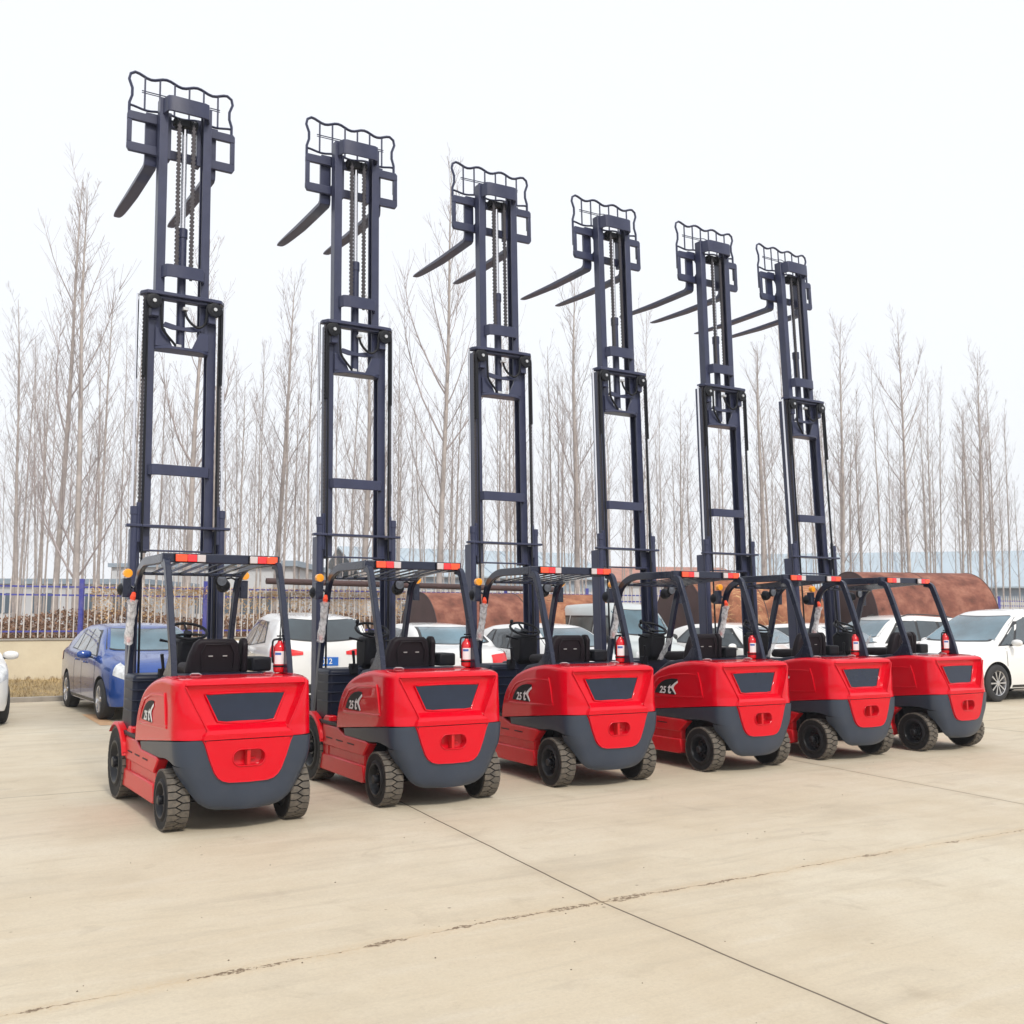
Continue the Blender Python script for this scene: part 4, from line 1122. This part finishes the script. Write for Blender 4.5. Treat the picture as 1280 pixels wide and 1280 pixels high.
# yard slab: up to the kerb in front of the fence
g = MB(); a, b_ = fpt(-60, -2.62), fpt(140, -2.62)
g.add([(-60, -12, 0), (120, -12, 0), (b_.x, b_.y, 0), (a.x, a.y, 0)], [(0, 1, 2, 3)])
struct(g.build('yard', concrete(), smooth=0))
M['soil'] = mat('brown_leaf_litter', (.16, .105, .065), .95, var=.35, vscale=1.2, dust=(.30, .21, .13), dustamt=.8, bump=.5, bscale=12)
g = MB(); g.add([(-700, -80, -.15), (700, -80, -.15), (900, 1500, -.15), (-900, 1500, -.15)], [(0, 1, 2, 3)]); struct(g.build('ground', M['soil'], smooth=0))
a, b_ = fpt(-400, .09), fpt(500, .09)
g = MB(); g.add([(a.x, a.y, 1.05), (b_.x, b_.y, 1.05), (b_.x - 300, b_.y + 900, 1.5), (a.x - 300, a.y + 900, 1.5)], [(0, 1, 2, 3)]); struct(g.build('terrain', M['soil'], smooth=0))
M['kerb'] = mat('kerb_concrete', (.33, .30, .26), .85, var=.2, vscale=3)
def fbox(name, s0, s1, o0, o1, z0, z1, m, parent=None, bevel=0):
    q = MB(); pts = [fpt(s0, o0), fpt(s1, o0), fpt(s1, o1), fpt(s0, o1)]
    q.prism([(p.x, p.y) for p in pts], 2, z0, z1); return q.build(name, m, parent, bevel=bevel)
struct(fbox('kerb', -30, 60, -2.62, -2.50, -.1, .09, M['kerb'], bevel=.01))
# verge with dry grass
M['verge'] = mat('dry_verge_soil', (.26, .19, .10), .95, var=.3, vscale=4, dust=(.40, .31, .17), dustamt=.8, bump=.6, bscale=25)
q = MB(); rows = []
for i in range(91):
    s_ = -30 + i; rows.append([tuple(fpt(s_, o, lerp(.07, .27, t) + .015 * sin(s_ * 3 + t * 5))) for o, t in ((-2.5, 0), (-1.9, .25), (-1.3, .5), (-.7, .8), (-.05, 1))])
q.grid(rows); struct(q.build('verge', M['verge']))
rnd = random.Random(3)
q = MB()
for i in range(16000):
    s_ = rnd.uniform(-4, 14) if i > 7000 else rnd.uniform(-2.5, 2.5); t = rnd.random(); o = -2.5 + 2.4 * t; p = fpt(s_, o, lerp(.07, .27, t) - .01)
    h = rnd.uniform(.03, .10); a = rnd.uniform(0, 2 * pi); ln = rnd.uniform(.02, .09); w_ = rnd.uniform(.003, .007)
    dx, dy = cos(a), sin(a)
    q.add([(p.x - dy * w_, p.y + dx * w_, p.z), (p.x + dy * w_, p.y - dx * w_, p.z), (p.x + dx * ln, p.y + dy * ln, p.z + h)], [(0, 1, 2)])
M['drygrass'] = mat('dry_grass', (.42, .31, .15), .9, var=.35, vscale=2)
o = q.build('dry_grass', M['drygrass'], smooth=0, fix=False); tag(o, 'dry brown grass and leaves on the strip below the fence wall', 'grass'); struct(o, 'stuff')
# low boundary wall
def wallmat():
    m = mat('painted_wall', (.68, .60, .44), .85, var=.08, vscale=1.2, dust=(.55, .46, .33), dustamt=.5, bump=.2, bscale=20)
    nt = m.node_tree; N, L = nt.nodes, nt.links; b = N['Principled BSDF']; src = b.inputs['Base Color'].links[0].from_socket
    tc = N.new('ShaderNodeTexCoord'); sep = N.new('ShaderNodeSeparateXYZ'); L.new(tc.outputs['Object'], sep.inputs[0])
    n = N.new('ShaderNodeTexNoise'); n.inputs['Scale'].default_value = 5; n.inputs['Detail'].default_value = 6; n.inputs['Roughness'].default_value = .7; L.new(tc.outputs['Object'], n.inputs['Vector'])
    r = N.new('ShaderNodeMapRange'); r.inputs[1].default_value = .05; r.inputs[2].default_value = .50; r.inputs[3].default_value = .22; r.inputs[4].default_value = -.12; L.new(sep.outputs['Z'], r.inputs[0])
    ad = N.new('ShaderNodeMath'); ad.operation = 'ADD'; L.new(r.outputs[0], ad.inputs[0]); L.new(n.outputs[0], ad.inputs[1])
    r2 = N.new('ShaderNodeMapRange'); r2.inputs[1].default_value = .60; r2.inputs[2].default_value = .68; r2.inputs[4].default_value = .85; L.new(ad.outputs[0], r2.inputs[0])
    mx = N.new('ShaderNodeMix'); mx.data_type = 'RGBA'; L.new(r2.outputs[0], mx.inputs[0]); L.new(src, mx.inputs[6]); mx.inputs[7].default_value = (.22, .15, .09, 1)
    L.new(mx.outputs[2], b.inputs['Base Color']); return m
wl = fbox('boundary_wall', -30, 60, -.10, .10, -.1, 1.06, wallmat()); tag(wl, 'low cream painted concrete wall with stained foot carrying the picket fence', 'wall')
cp = fbox('coping', -30, 60, -.12, .12, 1.06, 1.10, M['kerb'], wl, bevel=.01)
# picket fence
M['fence_blue'] = mat('fence_blue_paint', (.05, .06, .34), .45, var=.15, vscale=3, dust=(.3, .25, .3), dustamt=.4)
M['fence_white'] = mat('fence_white_paint', (.70, .66, .62), .5, var=.1, vscale=3, dust=(.40, .28, .18), dustamt=.4)
fr = empty('picket_fence', fpt(0, 0, 1.10)); tag(fr, 'white picket fence with blue rails and posts on top of the low cream wall', 'fence')
inv = Matrix.Translation(-Vector(fpt(0, 0, 1.10)))
def fadd(mb, name, m): mb.shift(tuple(-fpt(0, 0, 1.10))); return mb.build(name, m, fr, smooth=0)
for z in (1.25, 2.01, 2.185):
    q = MB(); q.bar(fpt(-30, 0, z), fpt(60, 0, z), .035, .035); fadd(q, 'rail', M['fence_blue'])
for k in range(-10, 22):
    s0, s1 = k * 2.62 + .70, k * 2.62 + 3.32
    q = MB(); n = 19
    for i in range(1, n):
        p = fpt(s0 + (s1 - s0) * i / n, -.03, 0)
        q.bar((p.x, p.y, 1.12), (p.x, p.y, 2.29), .020, .020, up=(0, 1, 0)); q.bar((p.x, p.y, 2.29), (p.x, p.y, 2.37), .009, .009, up=(0, 1, 0))
    fadd(q, 'picket_panel', M['fence_white'])
    p = fpt(s0, 0, 0); q = MB(); q.bar((p.x, p.y, 1.10), (p.x, p.y, 2.36), .085, .085, up=(0, 1, 0)); fadd(q, 'post', M['fence_blue'])
# dry creeper hanging on the fence and dry hedge behind it
def leaves(q, n, fn, size, rnd):
    for i in range(n):
        p = fn(); s_ = size * rnd.uniform(.5, 1.5)
        a, b2 = Vector((rnd.gauss(0, 1), rnd.gauss(0, 1), rnd.gauss(0, 1))).normalized(), Vector((rnd.gauss(0, 1), rnd.gauss(0, 1), rnd.gauss(0, 1))).normalized()
        p = Vector(p); q.add([p, p + a * s_, p + a * s_ * .6 + b2 * s_ * .6], [(0, 1, 2)])
M['creeper'] = mat('dry_creeper_leaves', (.56, .37, .18), .9, var=.45, vscale=3)
M['hedge'] = mat('dry_brush', (.27, .155, .095), .95, var=.45, vscale=2)
q = MB(); rnd = random.Random(5)
def cfn():
    s_ = rnd.uniform(.9, 8.5); clump = .5 + .5 * sin(s_ * 2.3) * sin(s_ * 5.1 + 1)
    z = 2.22 - abs(rnd.gauss(0, 1)) * (.14 + .34 * clump); return fpt(s_, rnd.gauss(.02, .07), max(1.15, z))
leaves(q, 17000, cfn, .036, rnd)
o = q.build('dry_creeper', M['creeper'], smooth=0, fix=False); tag(o, 'dry brown creeper tangled in the top of the picket fence', 'creeper'); struct(o, 'stuff')
q = MB()
def hfn2():
    s_ = rnd.uniform(-3, 13); o_ = rnd.uniform(.25, 1.6); return fpt(s_, o_, 1.0 + (.62 + .12 * sin(s_ * 1.3)) * rnd.random())
def hfn():
    s_ = rnd.uniform(-12, 45); o_ = rnd.uniform(.5, 2.6); h = 1.55 + .16 * sin(s_ * .9) + .10 * sin(s_ * 3.7)
    return fpt(s_, o_, h * rnd.random() ** .8)
leaves(q, 34000, hfn, .085, rnd); leaves(q, 22000, hfn2, .075, rnd)
o = q.build('dry_brush', M['hedge'], smooth=0, fix=False); tag(o, 'low dry brown brush growing just behind the picket fence', 'brush'); struct(o, 'stuff')
# worn parking line
M['line'] = mat('worn_orange_paint', (.58, .36, .20), .8, var=.15, vscale=6)
q = MB(); pts = [(-6.95, 17.15), (-6.75, 17.2), (-5.75, 15.6), (-6.0, 15.5)]
q.add([(x, y, .004) for x, y in pts], [(0, 1, 2, 3)])
struct(q.build('worn_line', M['line'], smooth=0))
# pebbles and crumbs on the slab
M['pebble'] = mat('dirt_crumb', (.09, .065, .045), .95)
q = MB(); rnd = random.Random(11)
for i in range(80):
    Y = rnd.uniform(3.5, 12); X = rnd.uniform(-.5, .5) * Y; r_ = rnd.uniform(.0015, .005)
    if rnd.random() < .3: # along the crack
        u = rnd.uniform(-3, 4); X, Y = .857 * u + -.515 * (5.04 + rnd.gauss(0, .08)), .515 * u + .857 * (5.04 + rnd.gauss(0, .08))
    rot = rnd.random() * 6
    pts = [(X + cos(rot + k * pi / 3) * r_ * rnd.uniform(.7, 1.4), Y + sin(rot + k * pi / 3) * r_ * rnd.uniform(.7, 1.4)) for k in range(6)]
    n = 6; q.add([(x, y, .0) for x, y in pts] + [(lerp(X, x, .6), lerp(Y, y, .6), r_ * .8) for x, y in pts], [(k, (k + 1) % n, n + (k + 1) % n, n + k) for k in range(n)] + [tuple(range(n, 2 * n))])
o = q.build('dirt_crumbs', M['pebble'], smooth=0, fix=False); tag(o, 'small dark crumbs of dirt scattered on the concrete', 'dirt'); struct(o, 'stuff')

# ---- rusty steel tanks
def rustmat(name, base, light, seed, scratch):
    m, nt, b = nmat(name); N, L = nt.nodes, nt.links
    tc = N.new('ShaderNodeTexCoord'); mp = N.new('ShaderNodeMapping'); mp.inputs['Location'].default_value = (seed, seed * 2, 0); L.new(tc.outputs['Object'], mp.inputs['Vector'])
    n1 = N.new('ShaderNodeTexNoise'); n1.inputs['Scale'].default_value = 2.6; n1.inputs['Detail'].default_value = 8; n1.inputs['Roughness'].default_value = .65; L.new(mp.outputs[0], n1.inputs['Vector'])
    cr = N.new('ShaderNodeValToRGB'); L.new(n1.outputs[0], cr.inputs[0])
    e = cr.color_ramp.elements; e[0].position = .32; e[0].color = (*[c * .42 for c in base], 1); e[1].position = .68; e[1].color = (*light, 1)
    k = cr.color_ramp.elements.new(.5); k.color = (*base, 1)
    # pale curved scratches left by the rolling mill
    w = N.new('ShaderNodeTexWave'); w.wave_type = 'RINGS'; w.inputs['Scale'].default_value = 3.4; w.inputs['Distortion'].default_value = 24; w.inputs['Detail'].default_value = 4; w.inputs['Detail Scale'].default_value = .6; L.new(mp.outputs[0], w.inputs['Vector'])
    r = N.new('ShaderNodeMapRange'); r.inputs[1].default_value = .80; r.inputs[2].default_value = .98; r.inputs[4].default_value = scratch * .7; L.new(w.outputs[0], r.inputs[0])
    n2 = N.new('ShaderNodeTexNoise'); n2.inputs['Scale'].default_value = .9; L.new(mp.outputs[0], n2.inputs['Vector'])
    r2 = N.new('ShaderNodeMapRange'); r2.inputs[1].default_value = .45; r2.inputs[2].default_value = .6; L.new(n2.outputs[0], r2.inputs[0])
    mu = N.new('ShaderNodeMath'); mu.operation = 'MULTIPLY'; L.new(r.outputs[0], mu.inputs[0]); L.new(r2.outputs[0], mu.inputs[1])
    mx = N.new('ShaderNodeMix'); mx.data_type = 'RGBA'; L.new(mu.outputs[0], mx.inputs[0]); L.new(cr.outputs[0], mx.inputs[6]); mx.inputs[7].default_value = (.62, .42, .20, 1)
    L.new(mx.outputs[2], b.inputs['Base Color']); setp(b, rough=.75, spec=.3); return m
M['rust'] = rustmat('rust_a', (.21, .075, .05), (.34, .15, .10), 1, .0)
M['rust2'] = rustmat('rust_b', (.28, .105, .055), (.44, .21, .11), 4, 1.)
M['rust_end'] = mat('dark_primer_end', (.075, .042, .040), .8, var=.25, vscale=1.5)
def tank(label, c, r, length, m, ang=20, second=None):
    d = Vector((cos(radians(ang)), sin(radians(ang)), 0)); e = empty('storage_tank', (c[0], c[1], 0), radians(ang)); tag(e, label, 'tank', 'rusty tanks lying by the fence')
    segs = [(0, length, m)] if second is None else [(0, second[0], m), (second[0] + .004, length, second[1])]
    for x0, x1, mm in segs:
        q = MB(); q.lathe([(x0, r), (lerp(x0, x1, .5), r), (x1, r)], (0, 0, r), 0, 64)
        q.f = [f for f in q.f if len(f) == 4]
        q.build('shell', mm, e, smooth=60)
    q = MB(); q.lathe([(-.10, 0), (-.09, r * .5), (-.05, r * .85), (0, r - .004)], (0, 0, r), 0, 64); q.build('end_cap', M['rust_end'], e, smooth=60)
    q = MB(); q.lathe([(length, r - .004), (length + .12, r * .85), (length + .2, r * .5), (length + .22, 0)], (0, 0, r), 0, 64); q.build('end_cap', m, e, smooth=60)
    for x0 in ([0, length * .5, length] if second is None else [0, second[0], length]):
        q = MB(); q.lathe([(x0 - .012, r), (x0 - .008, r + .008), (x0 + .008, r + .008), (x0 + .012, r)], (0, 0, r), 0, 64, cap=False); q.build('weld_seam', M['rust_end'], e, smooth=60)
    for x0 in (length * .2, length * .8):
        for sg in (-1, 1): q = MB(); q.prism([(sg * r * .35, 0), (sg * r * .8, 0), (sg * r * .75, .22)], 0, x0 - .1, x0 + .1); q.build('chock', M['rust_end'], e)
    return e
tank('brown rusty tank with a pale scratched right half, behind the second and third forklifts', (-1.98, 22.35), 1.05, 4.6, M['rust'], 28, (2.2, M['rust2']))
tank('orange rusty tank with a dark left end, behind the fourth and fifth forklifts', (4.05, 25.4), 1.27, 3.4, M['rust2'], 20)
tank('red brown rusty tank, rightmost of the three, left of the white people carrier', (8.35, 26.0), 1.36, 3.25, M['rust'], 12)
q = MB(); q.tube([fpt(4.6, -.35, 2.38), fpt(12.5, -.35, 2.30)], .07, 12); o = q.build('rusty_pipe', M['rust_end'], smooth=60); tag(o, 'long thin rusty pipe lying above the scratched tank along the fence', 'pipe')

# ---- buildings beyond the trees
M['shed_roof'] = mat('blue_grey_sheet_roof', (.40, .48, .54), .45, var=.06, vscale=.3)
M['shed_wall'] = mat('white_shed_wall', (.60, .62, .64), .7, var=.06, vscale=.3)
M['shed_band'] = mat('grey_blue_band', (.30, .37, .44), .6)
M['winglass'] = mat('building_glass', (.10, .14, .18), .2)
M['redroof'] = mat('red_tile_roof', (.42, .20, .15), .8, var=.15, vscale=1)
def shed(label, p0, p1, depth, eave, ridge, bandz=None, nwin=0, roof='shed_roof', ribs=True):
    p0, p1 = Vector((*p0, 0)), Vector((*p1, 0)); d = (p1 - p0); Ln = d.length; d.normalize()
    e = empty('warehouse', p0, atan2(d.y, d.x)); tag(e, label, 'building')
    MB().bb(0, Ln, 0, depth, -.1, eave).build('wall', M['shed_wall'], e)
    q = MB(); q.prism([(-.4, eave + .005), (depth / 2, ridge), (depth + .4, eave + .005), (depth + .4, eave + .12), (depth / 2, ridge + .15), (-.4, eave + .12)], 0, -.3, Ln + .3); rf = q.build('roof', M[roof], e)
    if ribs:
        for k in range(int(Ln / 3)):
            MB().bar((k * 3 + 1, -.4, eave + .13), (k * 3 + 1, depth / 2, ridge + .16), .10, .05).build('roof_rib', M['shed_band'], rf)
    if bandz: MB().bb(0, Ln, -.03, 0, *bandz).build('wall_band', M['shed_band'], e)
    for k in range(nwin):
        x = Ln * (k + .5) / nwin
        f = MB().bb(x - .9, x + .9, -.05, 0.0, 1.2, 2.4).build('window', M['winglass'], e)
        MB().bb(x - .03, x + .03, -.08, -.05, 1.2, 2.4).build('frame', M['shed_wall'], f)
    return e
shed('long blue grey warehouse roof beyond the trees at the right', (17.5, 76), (62, 62), 14, 3.5, 6.3, (2.7, 3.5), 8)
shed('pale blue shed roof beyond the trees between the second and third masts', (-10.5, 74), (7.5, 82), 12, 4.3, 6.6, (3.4, 4.2), 4)
shed('low shed with a faded red roof beyond the trees behind the fourth mast', (8, 84), (19, 86), 10, 4.2, 5.6, None, 3, 'redroof', False)
def block(label, x0, x1, Y, h, rows, cols, m='shed_wall'):
    e = empty('house', (x0, Y, 0)); tag(e, label, 'building'); W_ = x1 - x0
    MB().bb(0, W_, 0, 8, -.1, h).build('wall', M[m], e)
    MB().bb(-.2, W_ + .2, -.2, 8.2, h, h + .25).build('roof', M['shed_band'], e)
    for r in range(rows):
        for c in range(cols):
            x = W_ * (c + .5) / cols; z = 1.62 + r * (h - .9) / rows
            f = MB().bb(x - .55, x + .55, -.04, .0, z, z + .95).build('window', M['winglass'], e)
            MB().bb(x - .03, x + .03, -.07, -.04, z, z + .95).build('frame', M['shed_wall'], f)
block('white house with dark windows behind the fence at the left edge', -27, -17.5, 50, 3.0, 1, 5)
block('grey white block with a blue roof edge behind the fence, right of the nearest mast', -13.4, -9.6, 46, 3.7, 1, 3)
block('pale two storey block seen between the nearest mast and the left trunks', -26, -16.5, 68, 4.6, 1, 4)

# ---- bare poplars
M['bark'] = mat('pale_poplar_bark', (.44, .395, .37), .9, var=.2, vscale=3, dust=(.28, .245, .235), dustamt=.7, bump=.4, bscale=10)
M['twig'] = mat('poplar_twigs', (.36, .315, .31), .9, var=.2, vscale=1)
def poplar(seed, h, r0, nb=46, lowz=.16, fork=None, twigs=9):
    rnd = random.Random(seed)
    T = MB(); Bm = MB()
    lean = (rnd.gauss(0, .02), rnd.gauss(0, .02)); pts = []; ph = rnd.uniform(0, 6); am = rnd.uniform(.02, .07)
    K = 22
    def axis(t):
        z = h * t
        return Vector((lean[0] * z + am * sin(ph + t * 7) * t, lean[1] * z + am * cos(ph * 1.3 + t * 6) * t, z))
    def rad(t): return r0 * (1 - t) ** .85 * (1 + .35 * max(0, .04 - t) / .04) + .006
    T.tube([axis(i / K) - Vector((0, 0, .3 if i == 0 else 0)) for i in range(K + 1)], [rad(i / K) for i in range(K + 1)], 8, cap=False)
    def branch(p, d, L_, r, lvl, ns):
        path = [p]; rr = [r]; d = d.normalized(); q = p.copy()
        bend = Vector((0, 0, 1)) * (.13 if lvl == 0 else .12)
        for i in range(ns):
            d = (d + bend + Vector((rnd.gauss(0, .05), rnd.gauss(0, .05), rnd.gauss(0, .03)))).normalized()
            q = q + d * (L_ / ns); path.append(q); rr.append(max(.0035, r * (1 - (i + 1) / ns) ** .8))
        (Bm).tube(path, rr, 4 if lvl == 0 else 3, cap=False)
        return path
    def side_dir(a, ang): return Vector((cos(a) * sin(ang), sin(a) * sin(ang), cos(ang)))
    for i in range(nb):
        t = lowz + (1 - lowz) * ((i + rnd.random()) / nb) ** .92 * .97
        a = i * 2.4 + rnd.gauss(0, .5); ang = radians(rnd.uniform(24, 44) * (1 - .25 * t))
        big = rnd.random() < .22
        L_ = h * (.07 + .16 * (1 - t)) * rnd.uniform(.55, 1.25) * (1.5 if big else 1); r = min(rad(t) * .5, (.018 if big else .0095) * (h / 13)) 
        path = branch(axis(t), side_dir(a, ang), L_, r, 0, 7)
        nt_ = int(twigs * (1.6 if big else 1))
        for k in range(nt_):
            f = rnd.uniform(.12, .97); j = min(len(path) - 2, int(f * (len(path) - 1))); p = path[j].lerp(path[j + 1], f * (len(path) - 1) - j)
            dd = (path[j + 1] - path[j]).normalized(); a2 = rnd.uniform(0, 2 * pi)
            sd = (dd * .75 + Vector((cos(a2), sin(a2), rnd.uniform(-.1, .5))) * .55)
            branch(p, sd, L_ * (.14 + .24 * (1 - f)) * rnd.uniform(.6, 1.4), .0048, 1, 3)
    # short epicormic shoots on the leader
    for i in range(40):
        t = rnd.uniform(lowz * .7, .98); a = rnd.uniform(0, 6.28); branch(axis(t), side_dir(a, radians(45)), h * rnd.uniform(.02, .05), .005, 1, 3)
    if fork:
        for (t, a, L_, r) in fork:
            path = branch(axis(t), side_dir(a, radians(32)), L_, r * .55, 0, 10)
            for k in range(26):
                f = rnd.uniform(.2, .97); j = min(len(path) - 2, int(f * (len(path) - 1))); p = path[j].lerp(path[j + 1], f * (len(path) - 1) - j)
                a2 = rnd.uniform(0, 2 * pi); dd = (path[j + 1] - path[j]).normalized()
                sp_ = branch(p, dd + Vector((cos(a2), sin(a2), .4)) * .6, L_ * .25 * rnd.uniform(.5, 1.2), .008, 1, 4)
    e = empty('poplar_tree')
    T.build('trunk', M['bark'], e, smooth=60, fix=False); Bm.build('crown', M['twig'], e, smooth=60, fix=False)
    return e
def fenceY(X): return F0.y + .595 * (X - F0.x)
def place(e, px, D, rz, s_=1., sz=None):
    e.location = ((px - 640) / 1306.6 * D, D, 1.08); e.rotation_euler = (0, 0, rz); e.scale = (s_, s_, (sz or s_) * .9)
near = [ # px, depth, height, radius, lean label
 (70, 25, 12.6, .078, 'thick bare poplar trunk, second left of the nearest mast, behind the fence', [(.42, 2.6, 4.2, .045), (.5, .4, 3.6, .04)]),
 (97, 24, 11.6, .085, 'thick bare poplar forking low, just left of the nearest mast', [(.12, 3.1, 3.6, .05), (.125, .1, 3.8, .045), (.17, 2.9, 5.0, .05)]),
 (233, 24.5, 10.6, .085, 'stout bare poplar framed between the two rails of the nearest mast', [(.40, .2, 3.2, .05), (.42, 3.0, 3.2, .05), (.33, 2.8, 3, .04)]),
 (548, 28, 14.2, .082, 'tall pale barked poplar just left of the third mast', [(.40, 3.0, 5.2, .05), (.50, 3.2, 4.4, .045), (.38, .2, 4.6, .04), (.62, 1.0, 3.0, .03)]),
 (343, 31, 11.8, .085, 'slim bare poplar midway between the first and second masts', [(.45, .3, 3, .03), (.4, 3.0, 3.2, .03)]),
 (455, 30, 10.8, .10, 'bare poplar framed between the rails of the second mast', [(.38, .2, 3.2, .04), (.4, 3.1, 3.1, .04)]),
 (722, 33, 12.4, .10, 'bare poplar just left of the fourth mast', [(.45, .3, 3, .035), (.42, 3.0, 3.2, .035)]),
 (955, 35, 11.6, .10, 'bare poplar between the fifth and sixth masts', [(.5, .2, 3, .03)]),
 (1052, 36, 13.0, .075, 'tall bare poplar just right of the last mast', [(.45, .3, 3, .035), (.42, 3.0, 3.2, .035)]),
 (1138, 36, 13.0, .072, 'tall bare poplar above the rightmost rusty tank with a high forked top', [(.72, .2, 2.6, .03), (.70, 3.0, 2.8, .03)]),
 (1225, 37, 11.8, .068, 'bare poplar near the right edge above the white people carrier', [(.55, .3, 2.6, .03), (.52, 3.0, 2.8, .03)]),
]
for k, (px, D, h, r, lab, fk) in enumerate(near):
    e = poplar(100 + k, h + .12, r, 44, .15, fk, 9); place(e, px, D, 0, 1, .93 if px > 900 else 1); tag(e, lab, 'tree', 'bare poplars behind the fence')
variants = [poplar(200 + k, 11.5 + (k % 4) * .6, .036 + .007 * (k % 3), 26, .30, None, 6) for k in range(7)]
used = [False] * 7
rnd = random.Random(21)
spots = []
for D0, n in ((32, 28), (38, 42), (46, 50), (56, 56), (68, 60)):
    for i in range(n):
        px = -60 + 1400 * (i + rnd.uniform(.1, .9)) / n; D = D0 + rnd.uniform(-2, 2)
        X = (px - 640) / 1306.6 * D
        if D < fenceY(X) + 1.5: D = fenceY(X) + 2 + rnd.random() * 3
        spots.append((px, D))
spots += [(px, D) for px, D in ((25, 26), (48, 29), (57, 33), (122, 27), (168, 29), (180, 31), (300, 29), (385, 30), (500, 33), (640, 32), (690, 34))]
for i, (px, D) in enumerate(spots):
    v = i % 7
    if used[v]: e = copy_tree(variants[v])
    else: e = variants[v]; used[v] = True
    sz = rnd.uniform(.66, .98); place(e, px, D, rnd.uniform(0, 6.28), rnd.uniform(.75, 1.0), sz)
    tag(e, 'slender bare poplar crowded among the others in the background plantation', 'tree', 'plantation of thin bare poplars')

# ---- thin winter haze
m = bpy.data.materials.new('haze'); m.use_nodes = True; nt = m.node_tree; nt.nodes.clear()
out = nt.nodes.new('ShaderNodeOutputMaterial'); pv = nt.nodes.new('ShaderNodeVolumePrincipled')
pv.inputs['Color'].default_value = (.93, .95, .98, 1); pv.inputs['Density'].default_value = .0012; pv.inputs['Anisotropy'].default_value = .2
nt.links.new(pv.outputs[0], out.inputs['Volume'])
o = MB().bb(-90, 90, -13, 112, -1.15, 17).build('haze', m, smooth=0); struct(o, 'stuff'); tag(o, 'thin pale winter haze hanging over the yard and the far trees', 'haze')

# ================================================================== CAMERA
cam = bpy.data.cameras.new('camera'); co = bpy.data.objects.new('camera', cam); COL.objects.link(co)
cam.sensor_width = 36; cam.lens = 36 * 1306.59 / 1280; cam.clip_end = 2000; cam.clip_start = .1
pitch, roll = radians(5.5907), radians(.2017)
co.location = (0, 0, 1.639)
co.rotation_euler = (Matrix.Rotation(pi / 2 + pitch, 3, 'X') @ Matrix.Rotation(roll, 3, 'Z')).to_euler()
sc.camera = co
sc.render.resolution_x = sc.render.resolution_y = 1024
sc.view_settings.view_transform = 'Standard'; sc.view_settings.look = 'None'
sc.view_settings.exposure = .22; sc.view_settings.gamma = 1
# ================================================================== LIGHT
w = bpy.data.worlds.new('World'); sc.world = w; w.use_nodes = True
nt = w.node_tree; N, L = nt.nodes, nt.links; bg = N['Background']
sky = N.new('ShaderNodeTexSky'); sky.sky_type = 'NISHITA'; sky.sun_disc = False
SE, SR = radians(46), radians(152)
sky.sun_elevation = SE; sky.sun_rotation = SR; sky.dust_density = 6; sky.air_density = 1.2; sky.ozone_density = 1
# overcast veil: the blue sky seen only faintly through even white cloud
mix = N.new('ShaderNodeMix'); mix.data_type = 'RGBA'; mix.inputs[0].default_value = .90
L.new(sky.outputs[0], mix.inputs[6]); mix.inputs[7].default_value = (8.3, 8.5, 8.85, 1)
L.new(mix.outputs[2], bg.inputs[0]); bg.inputs[1].default_value = .112
sun = bpy.data.lights.new('sun', 'SUN'); so = bpy.data.objects.new('sun', sun); COL.objects.link(so)
sun.energy = 1.9; sun.angle = radians(10); sun.color = (1, .95, .87)
# sun behind the camera, from the right
d = Vector((sin(SR) * cos(SE), cos(SR) * cos(SE), sin(SE)))
so.rotation_euler = d.to_track_quat('Z', 'Y').to_euler()
so.location = (0, 0, 20)
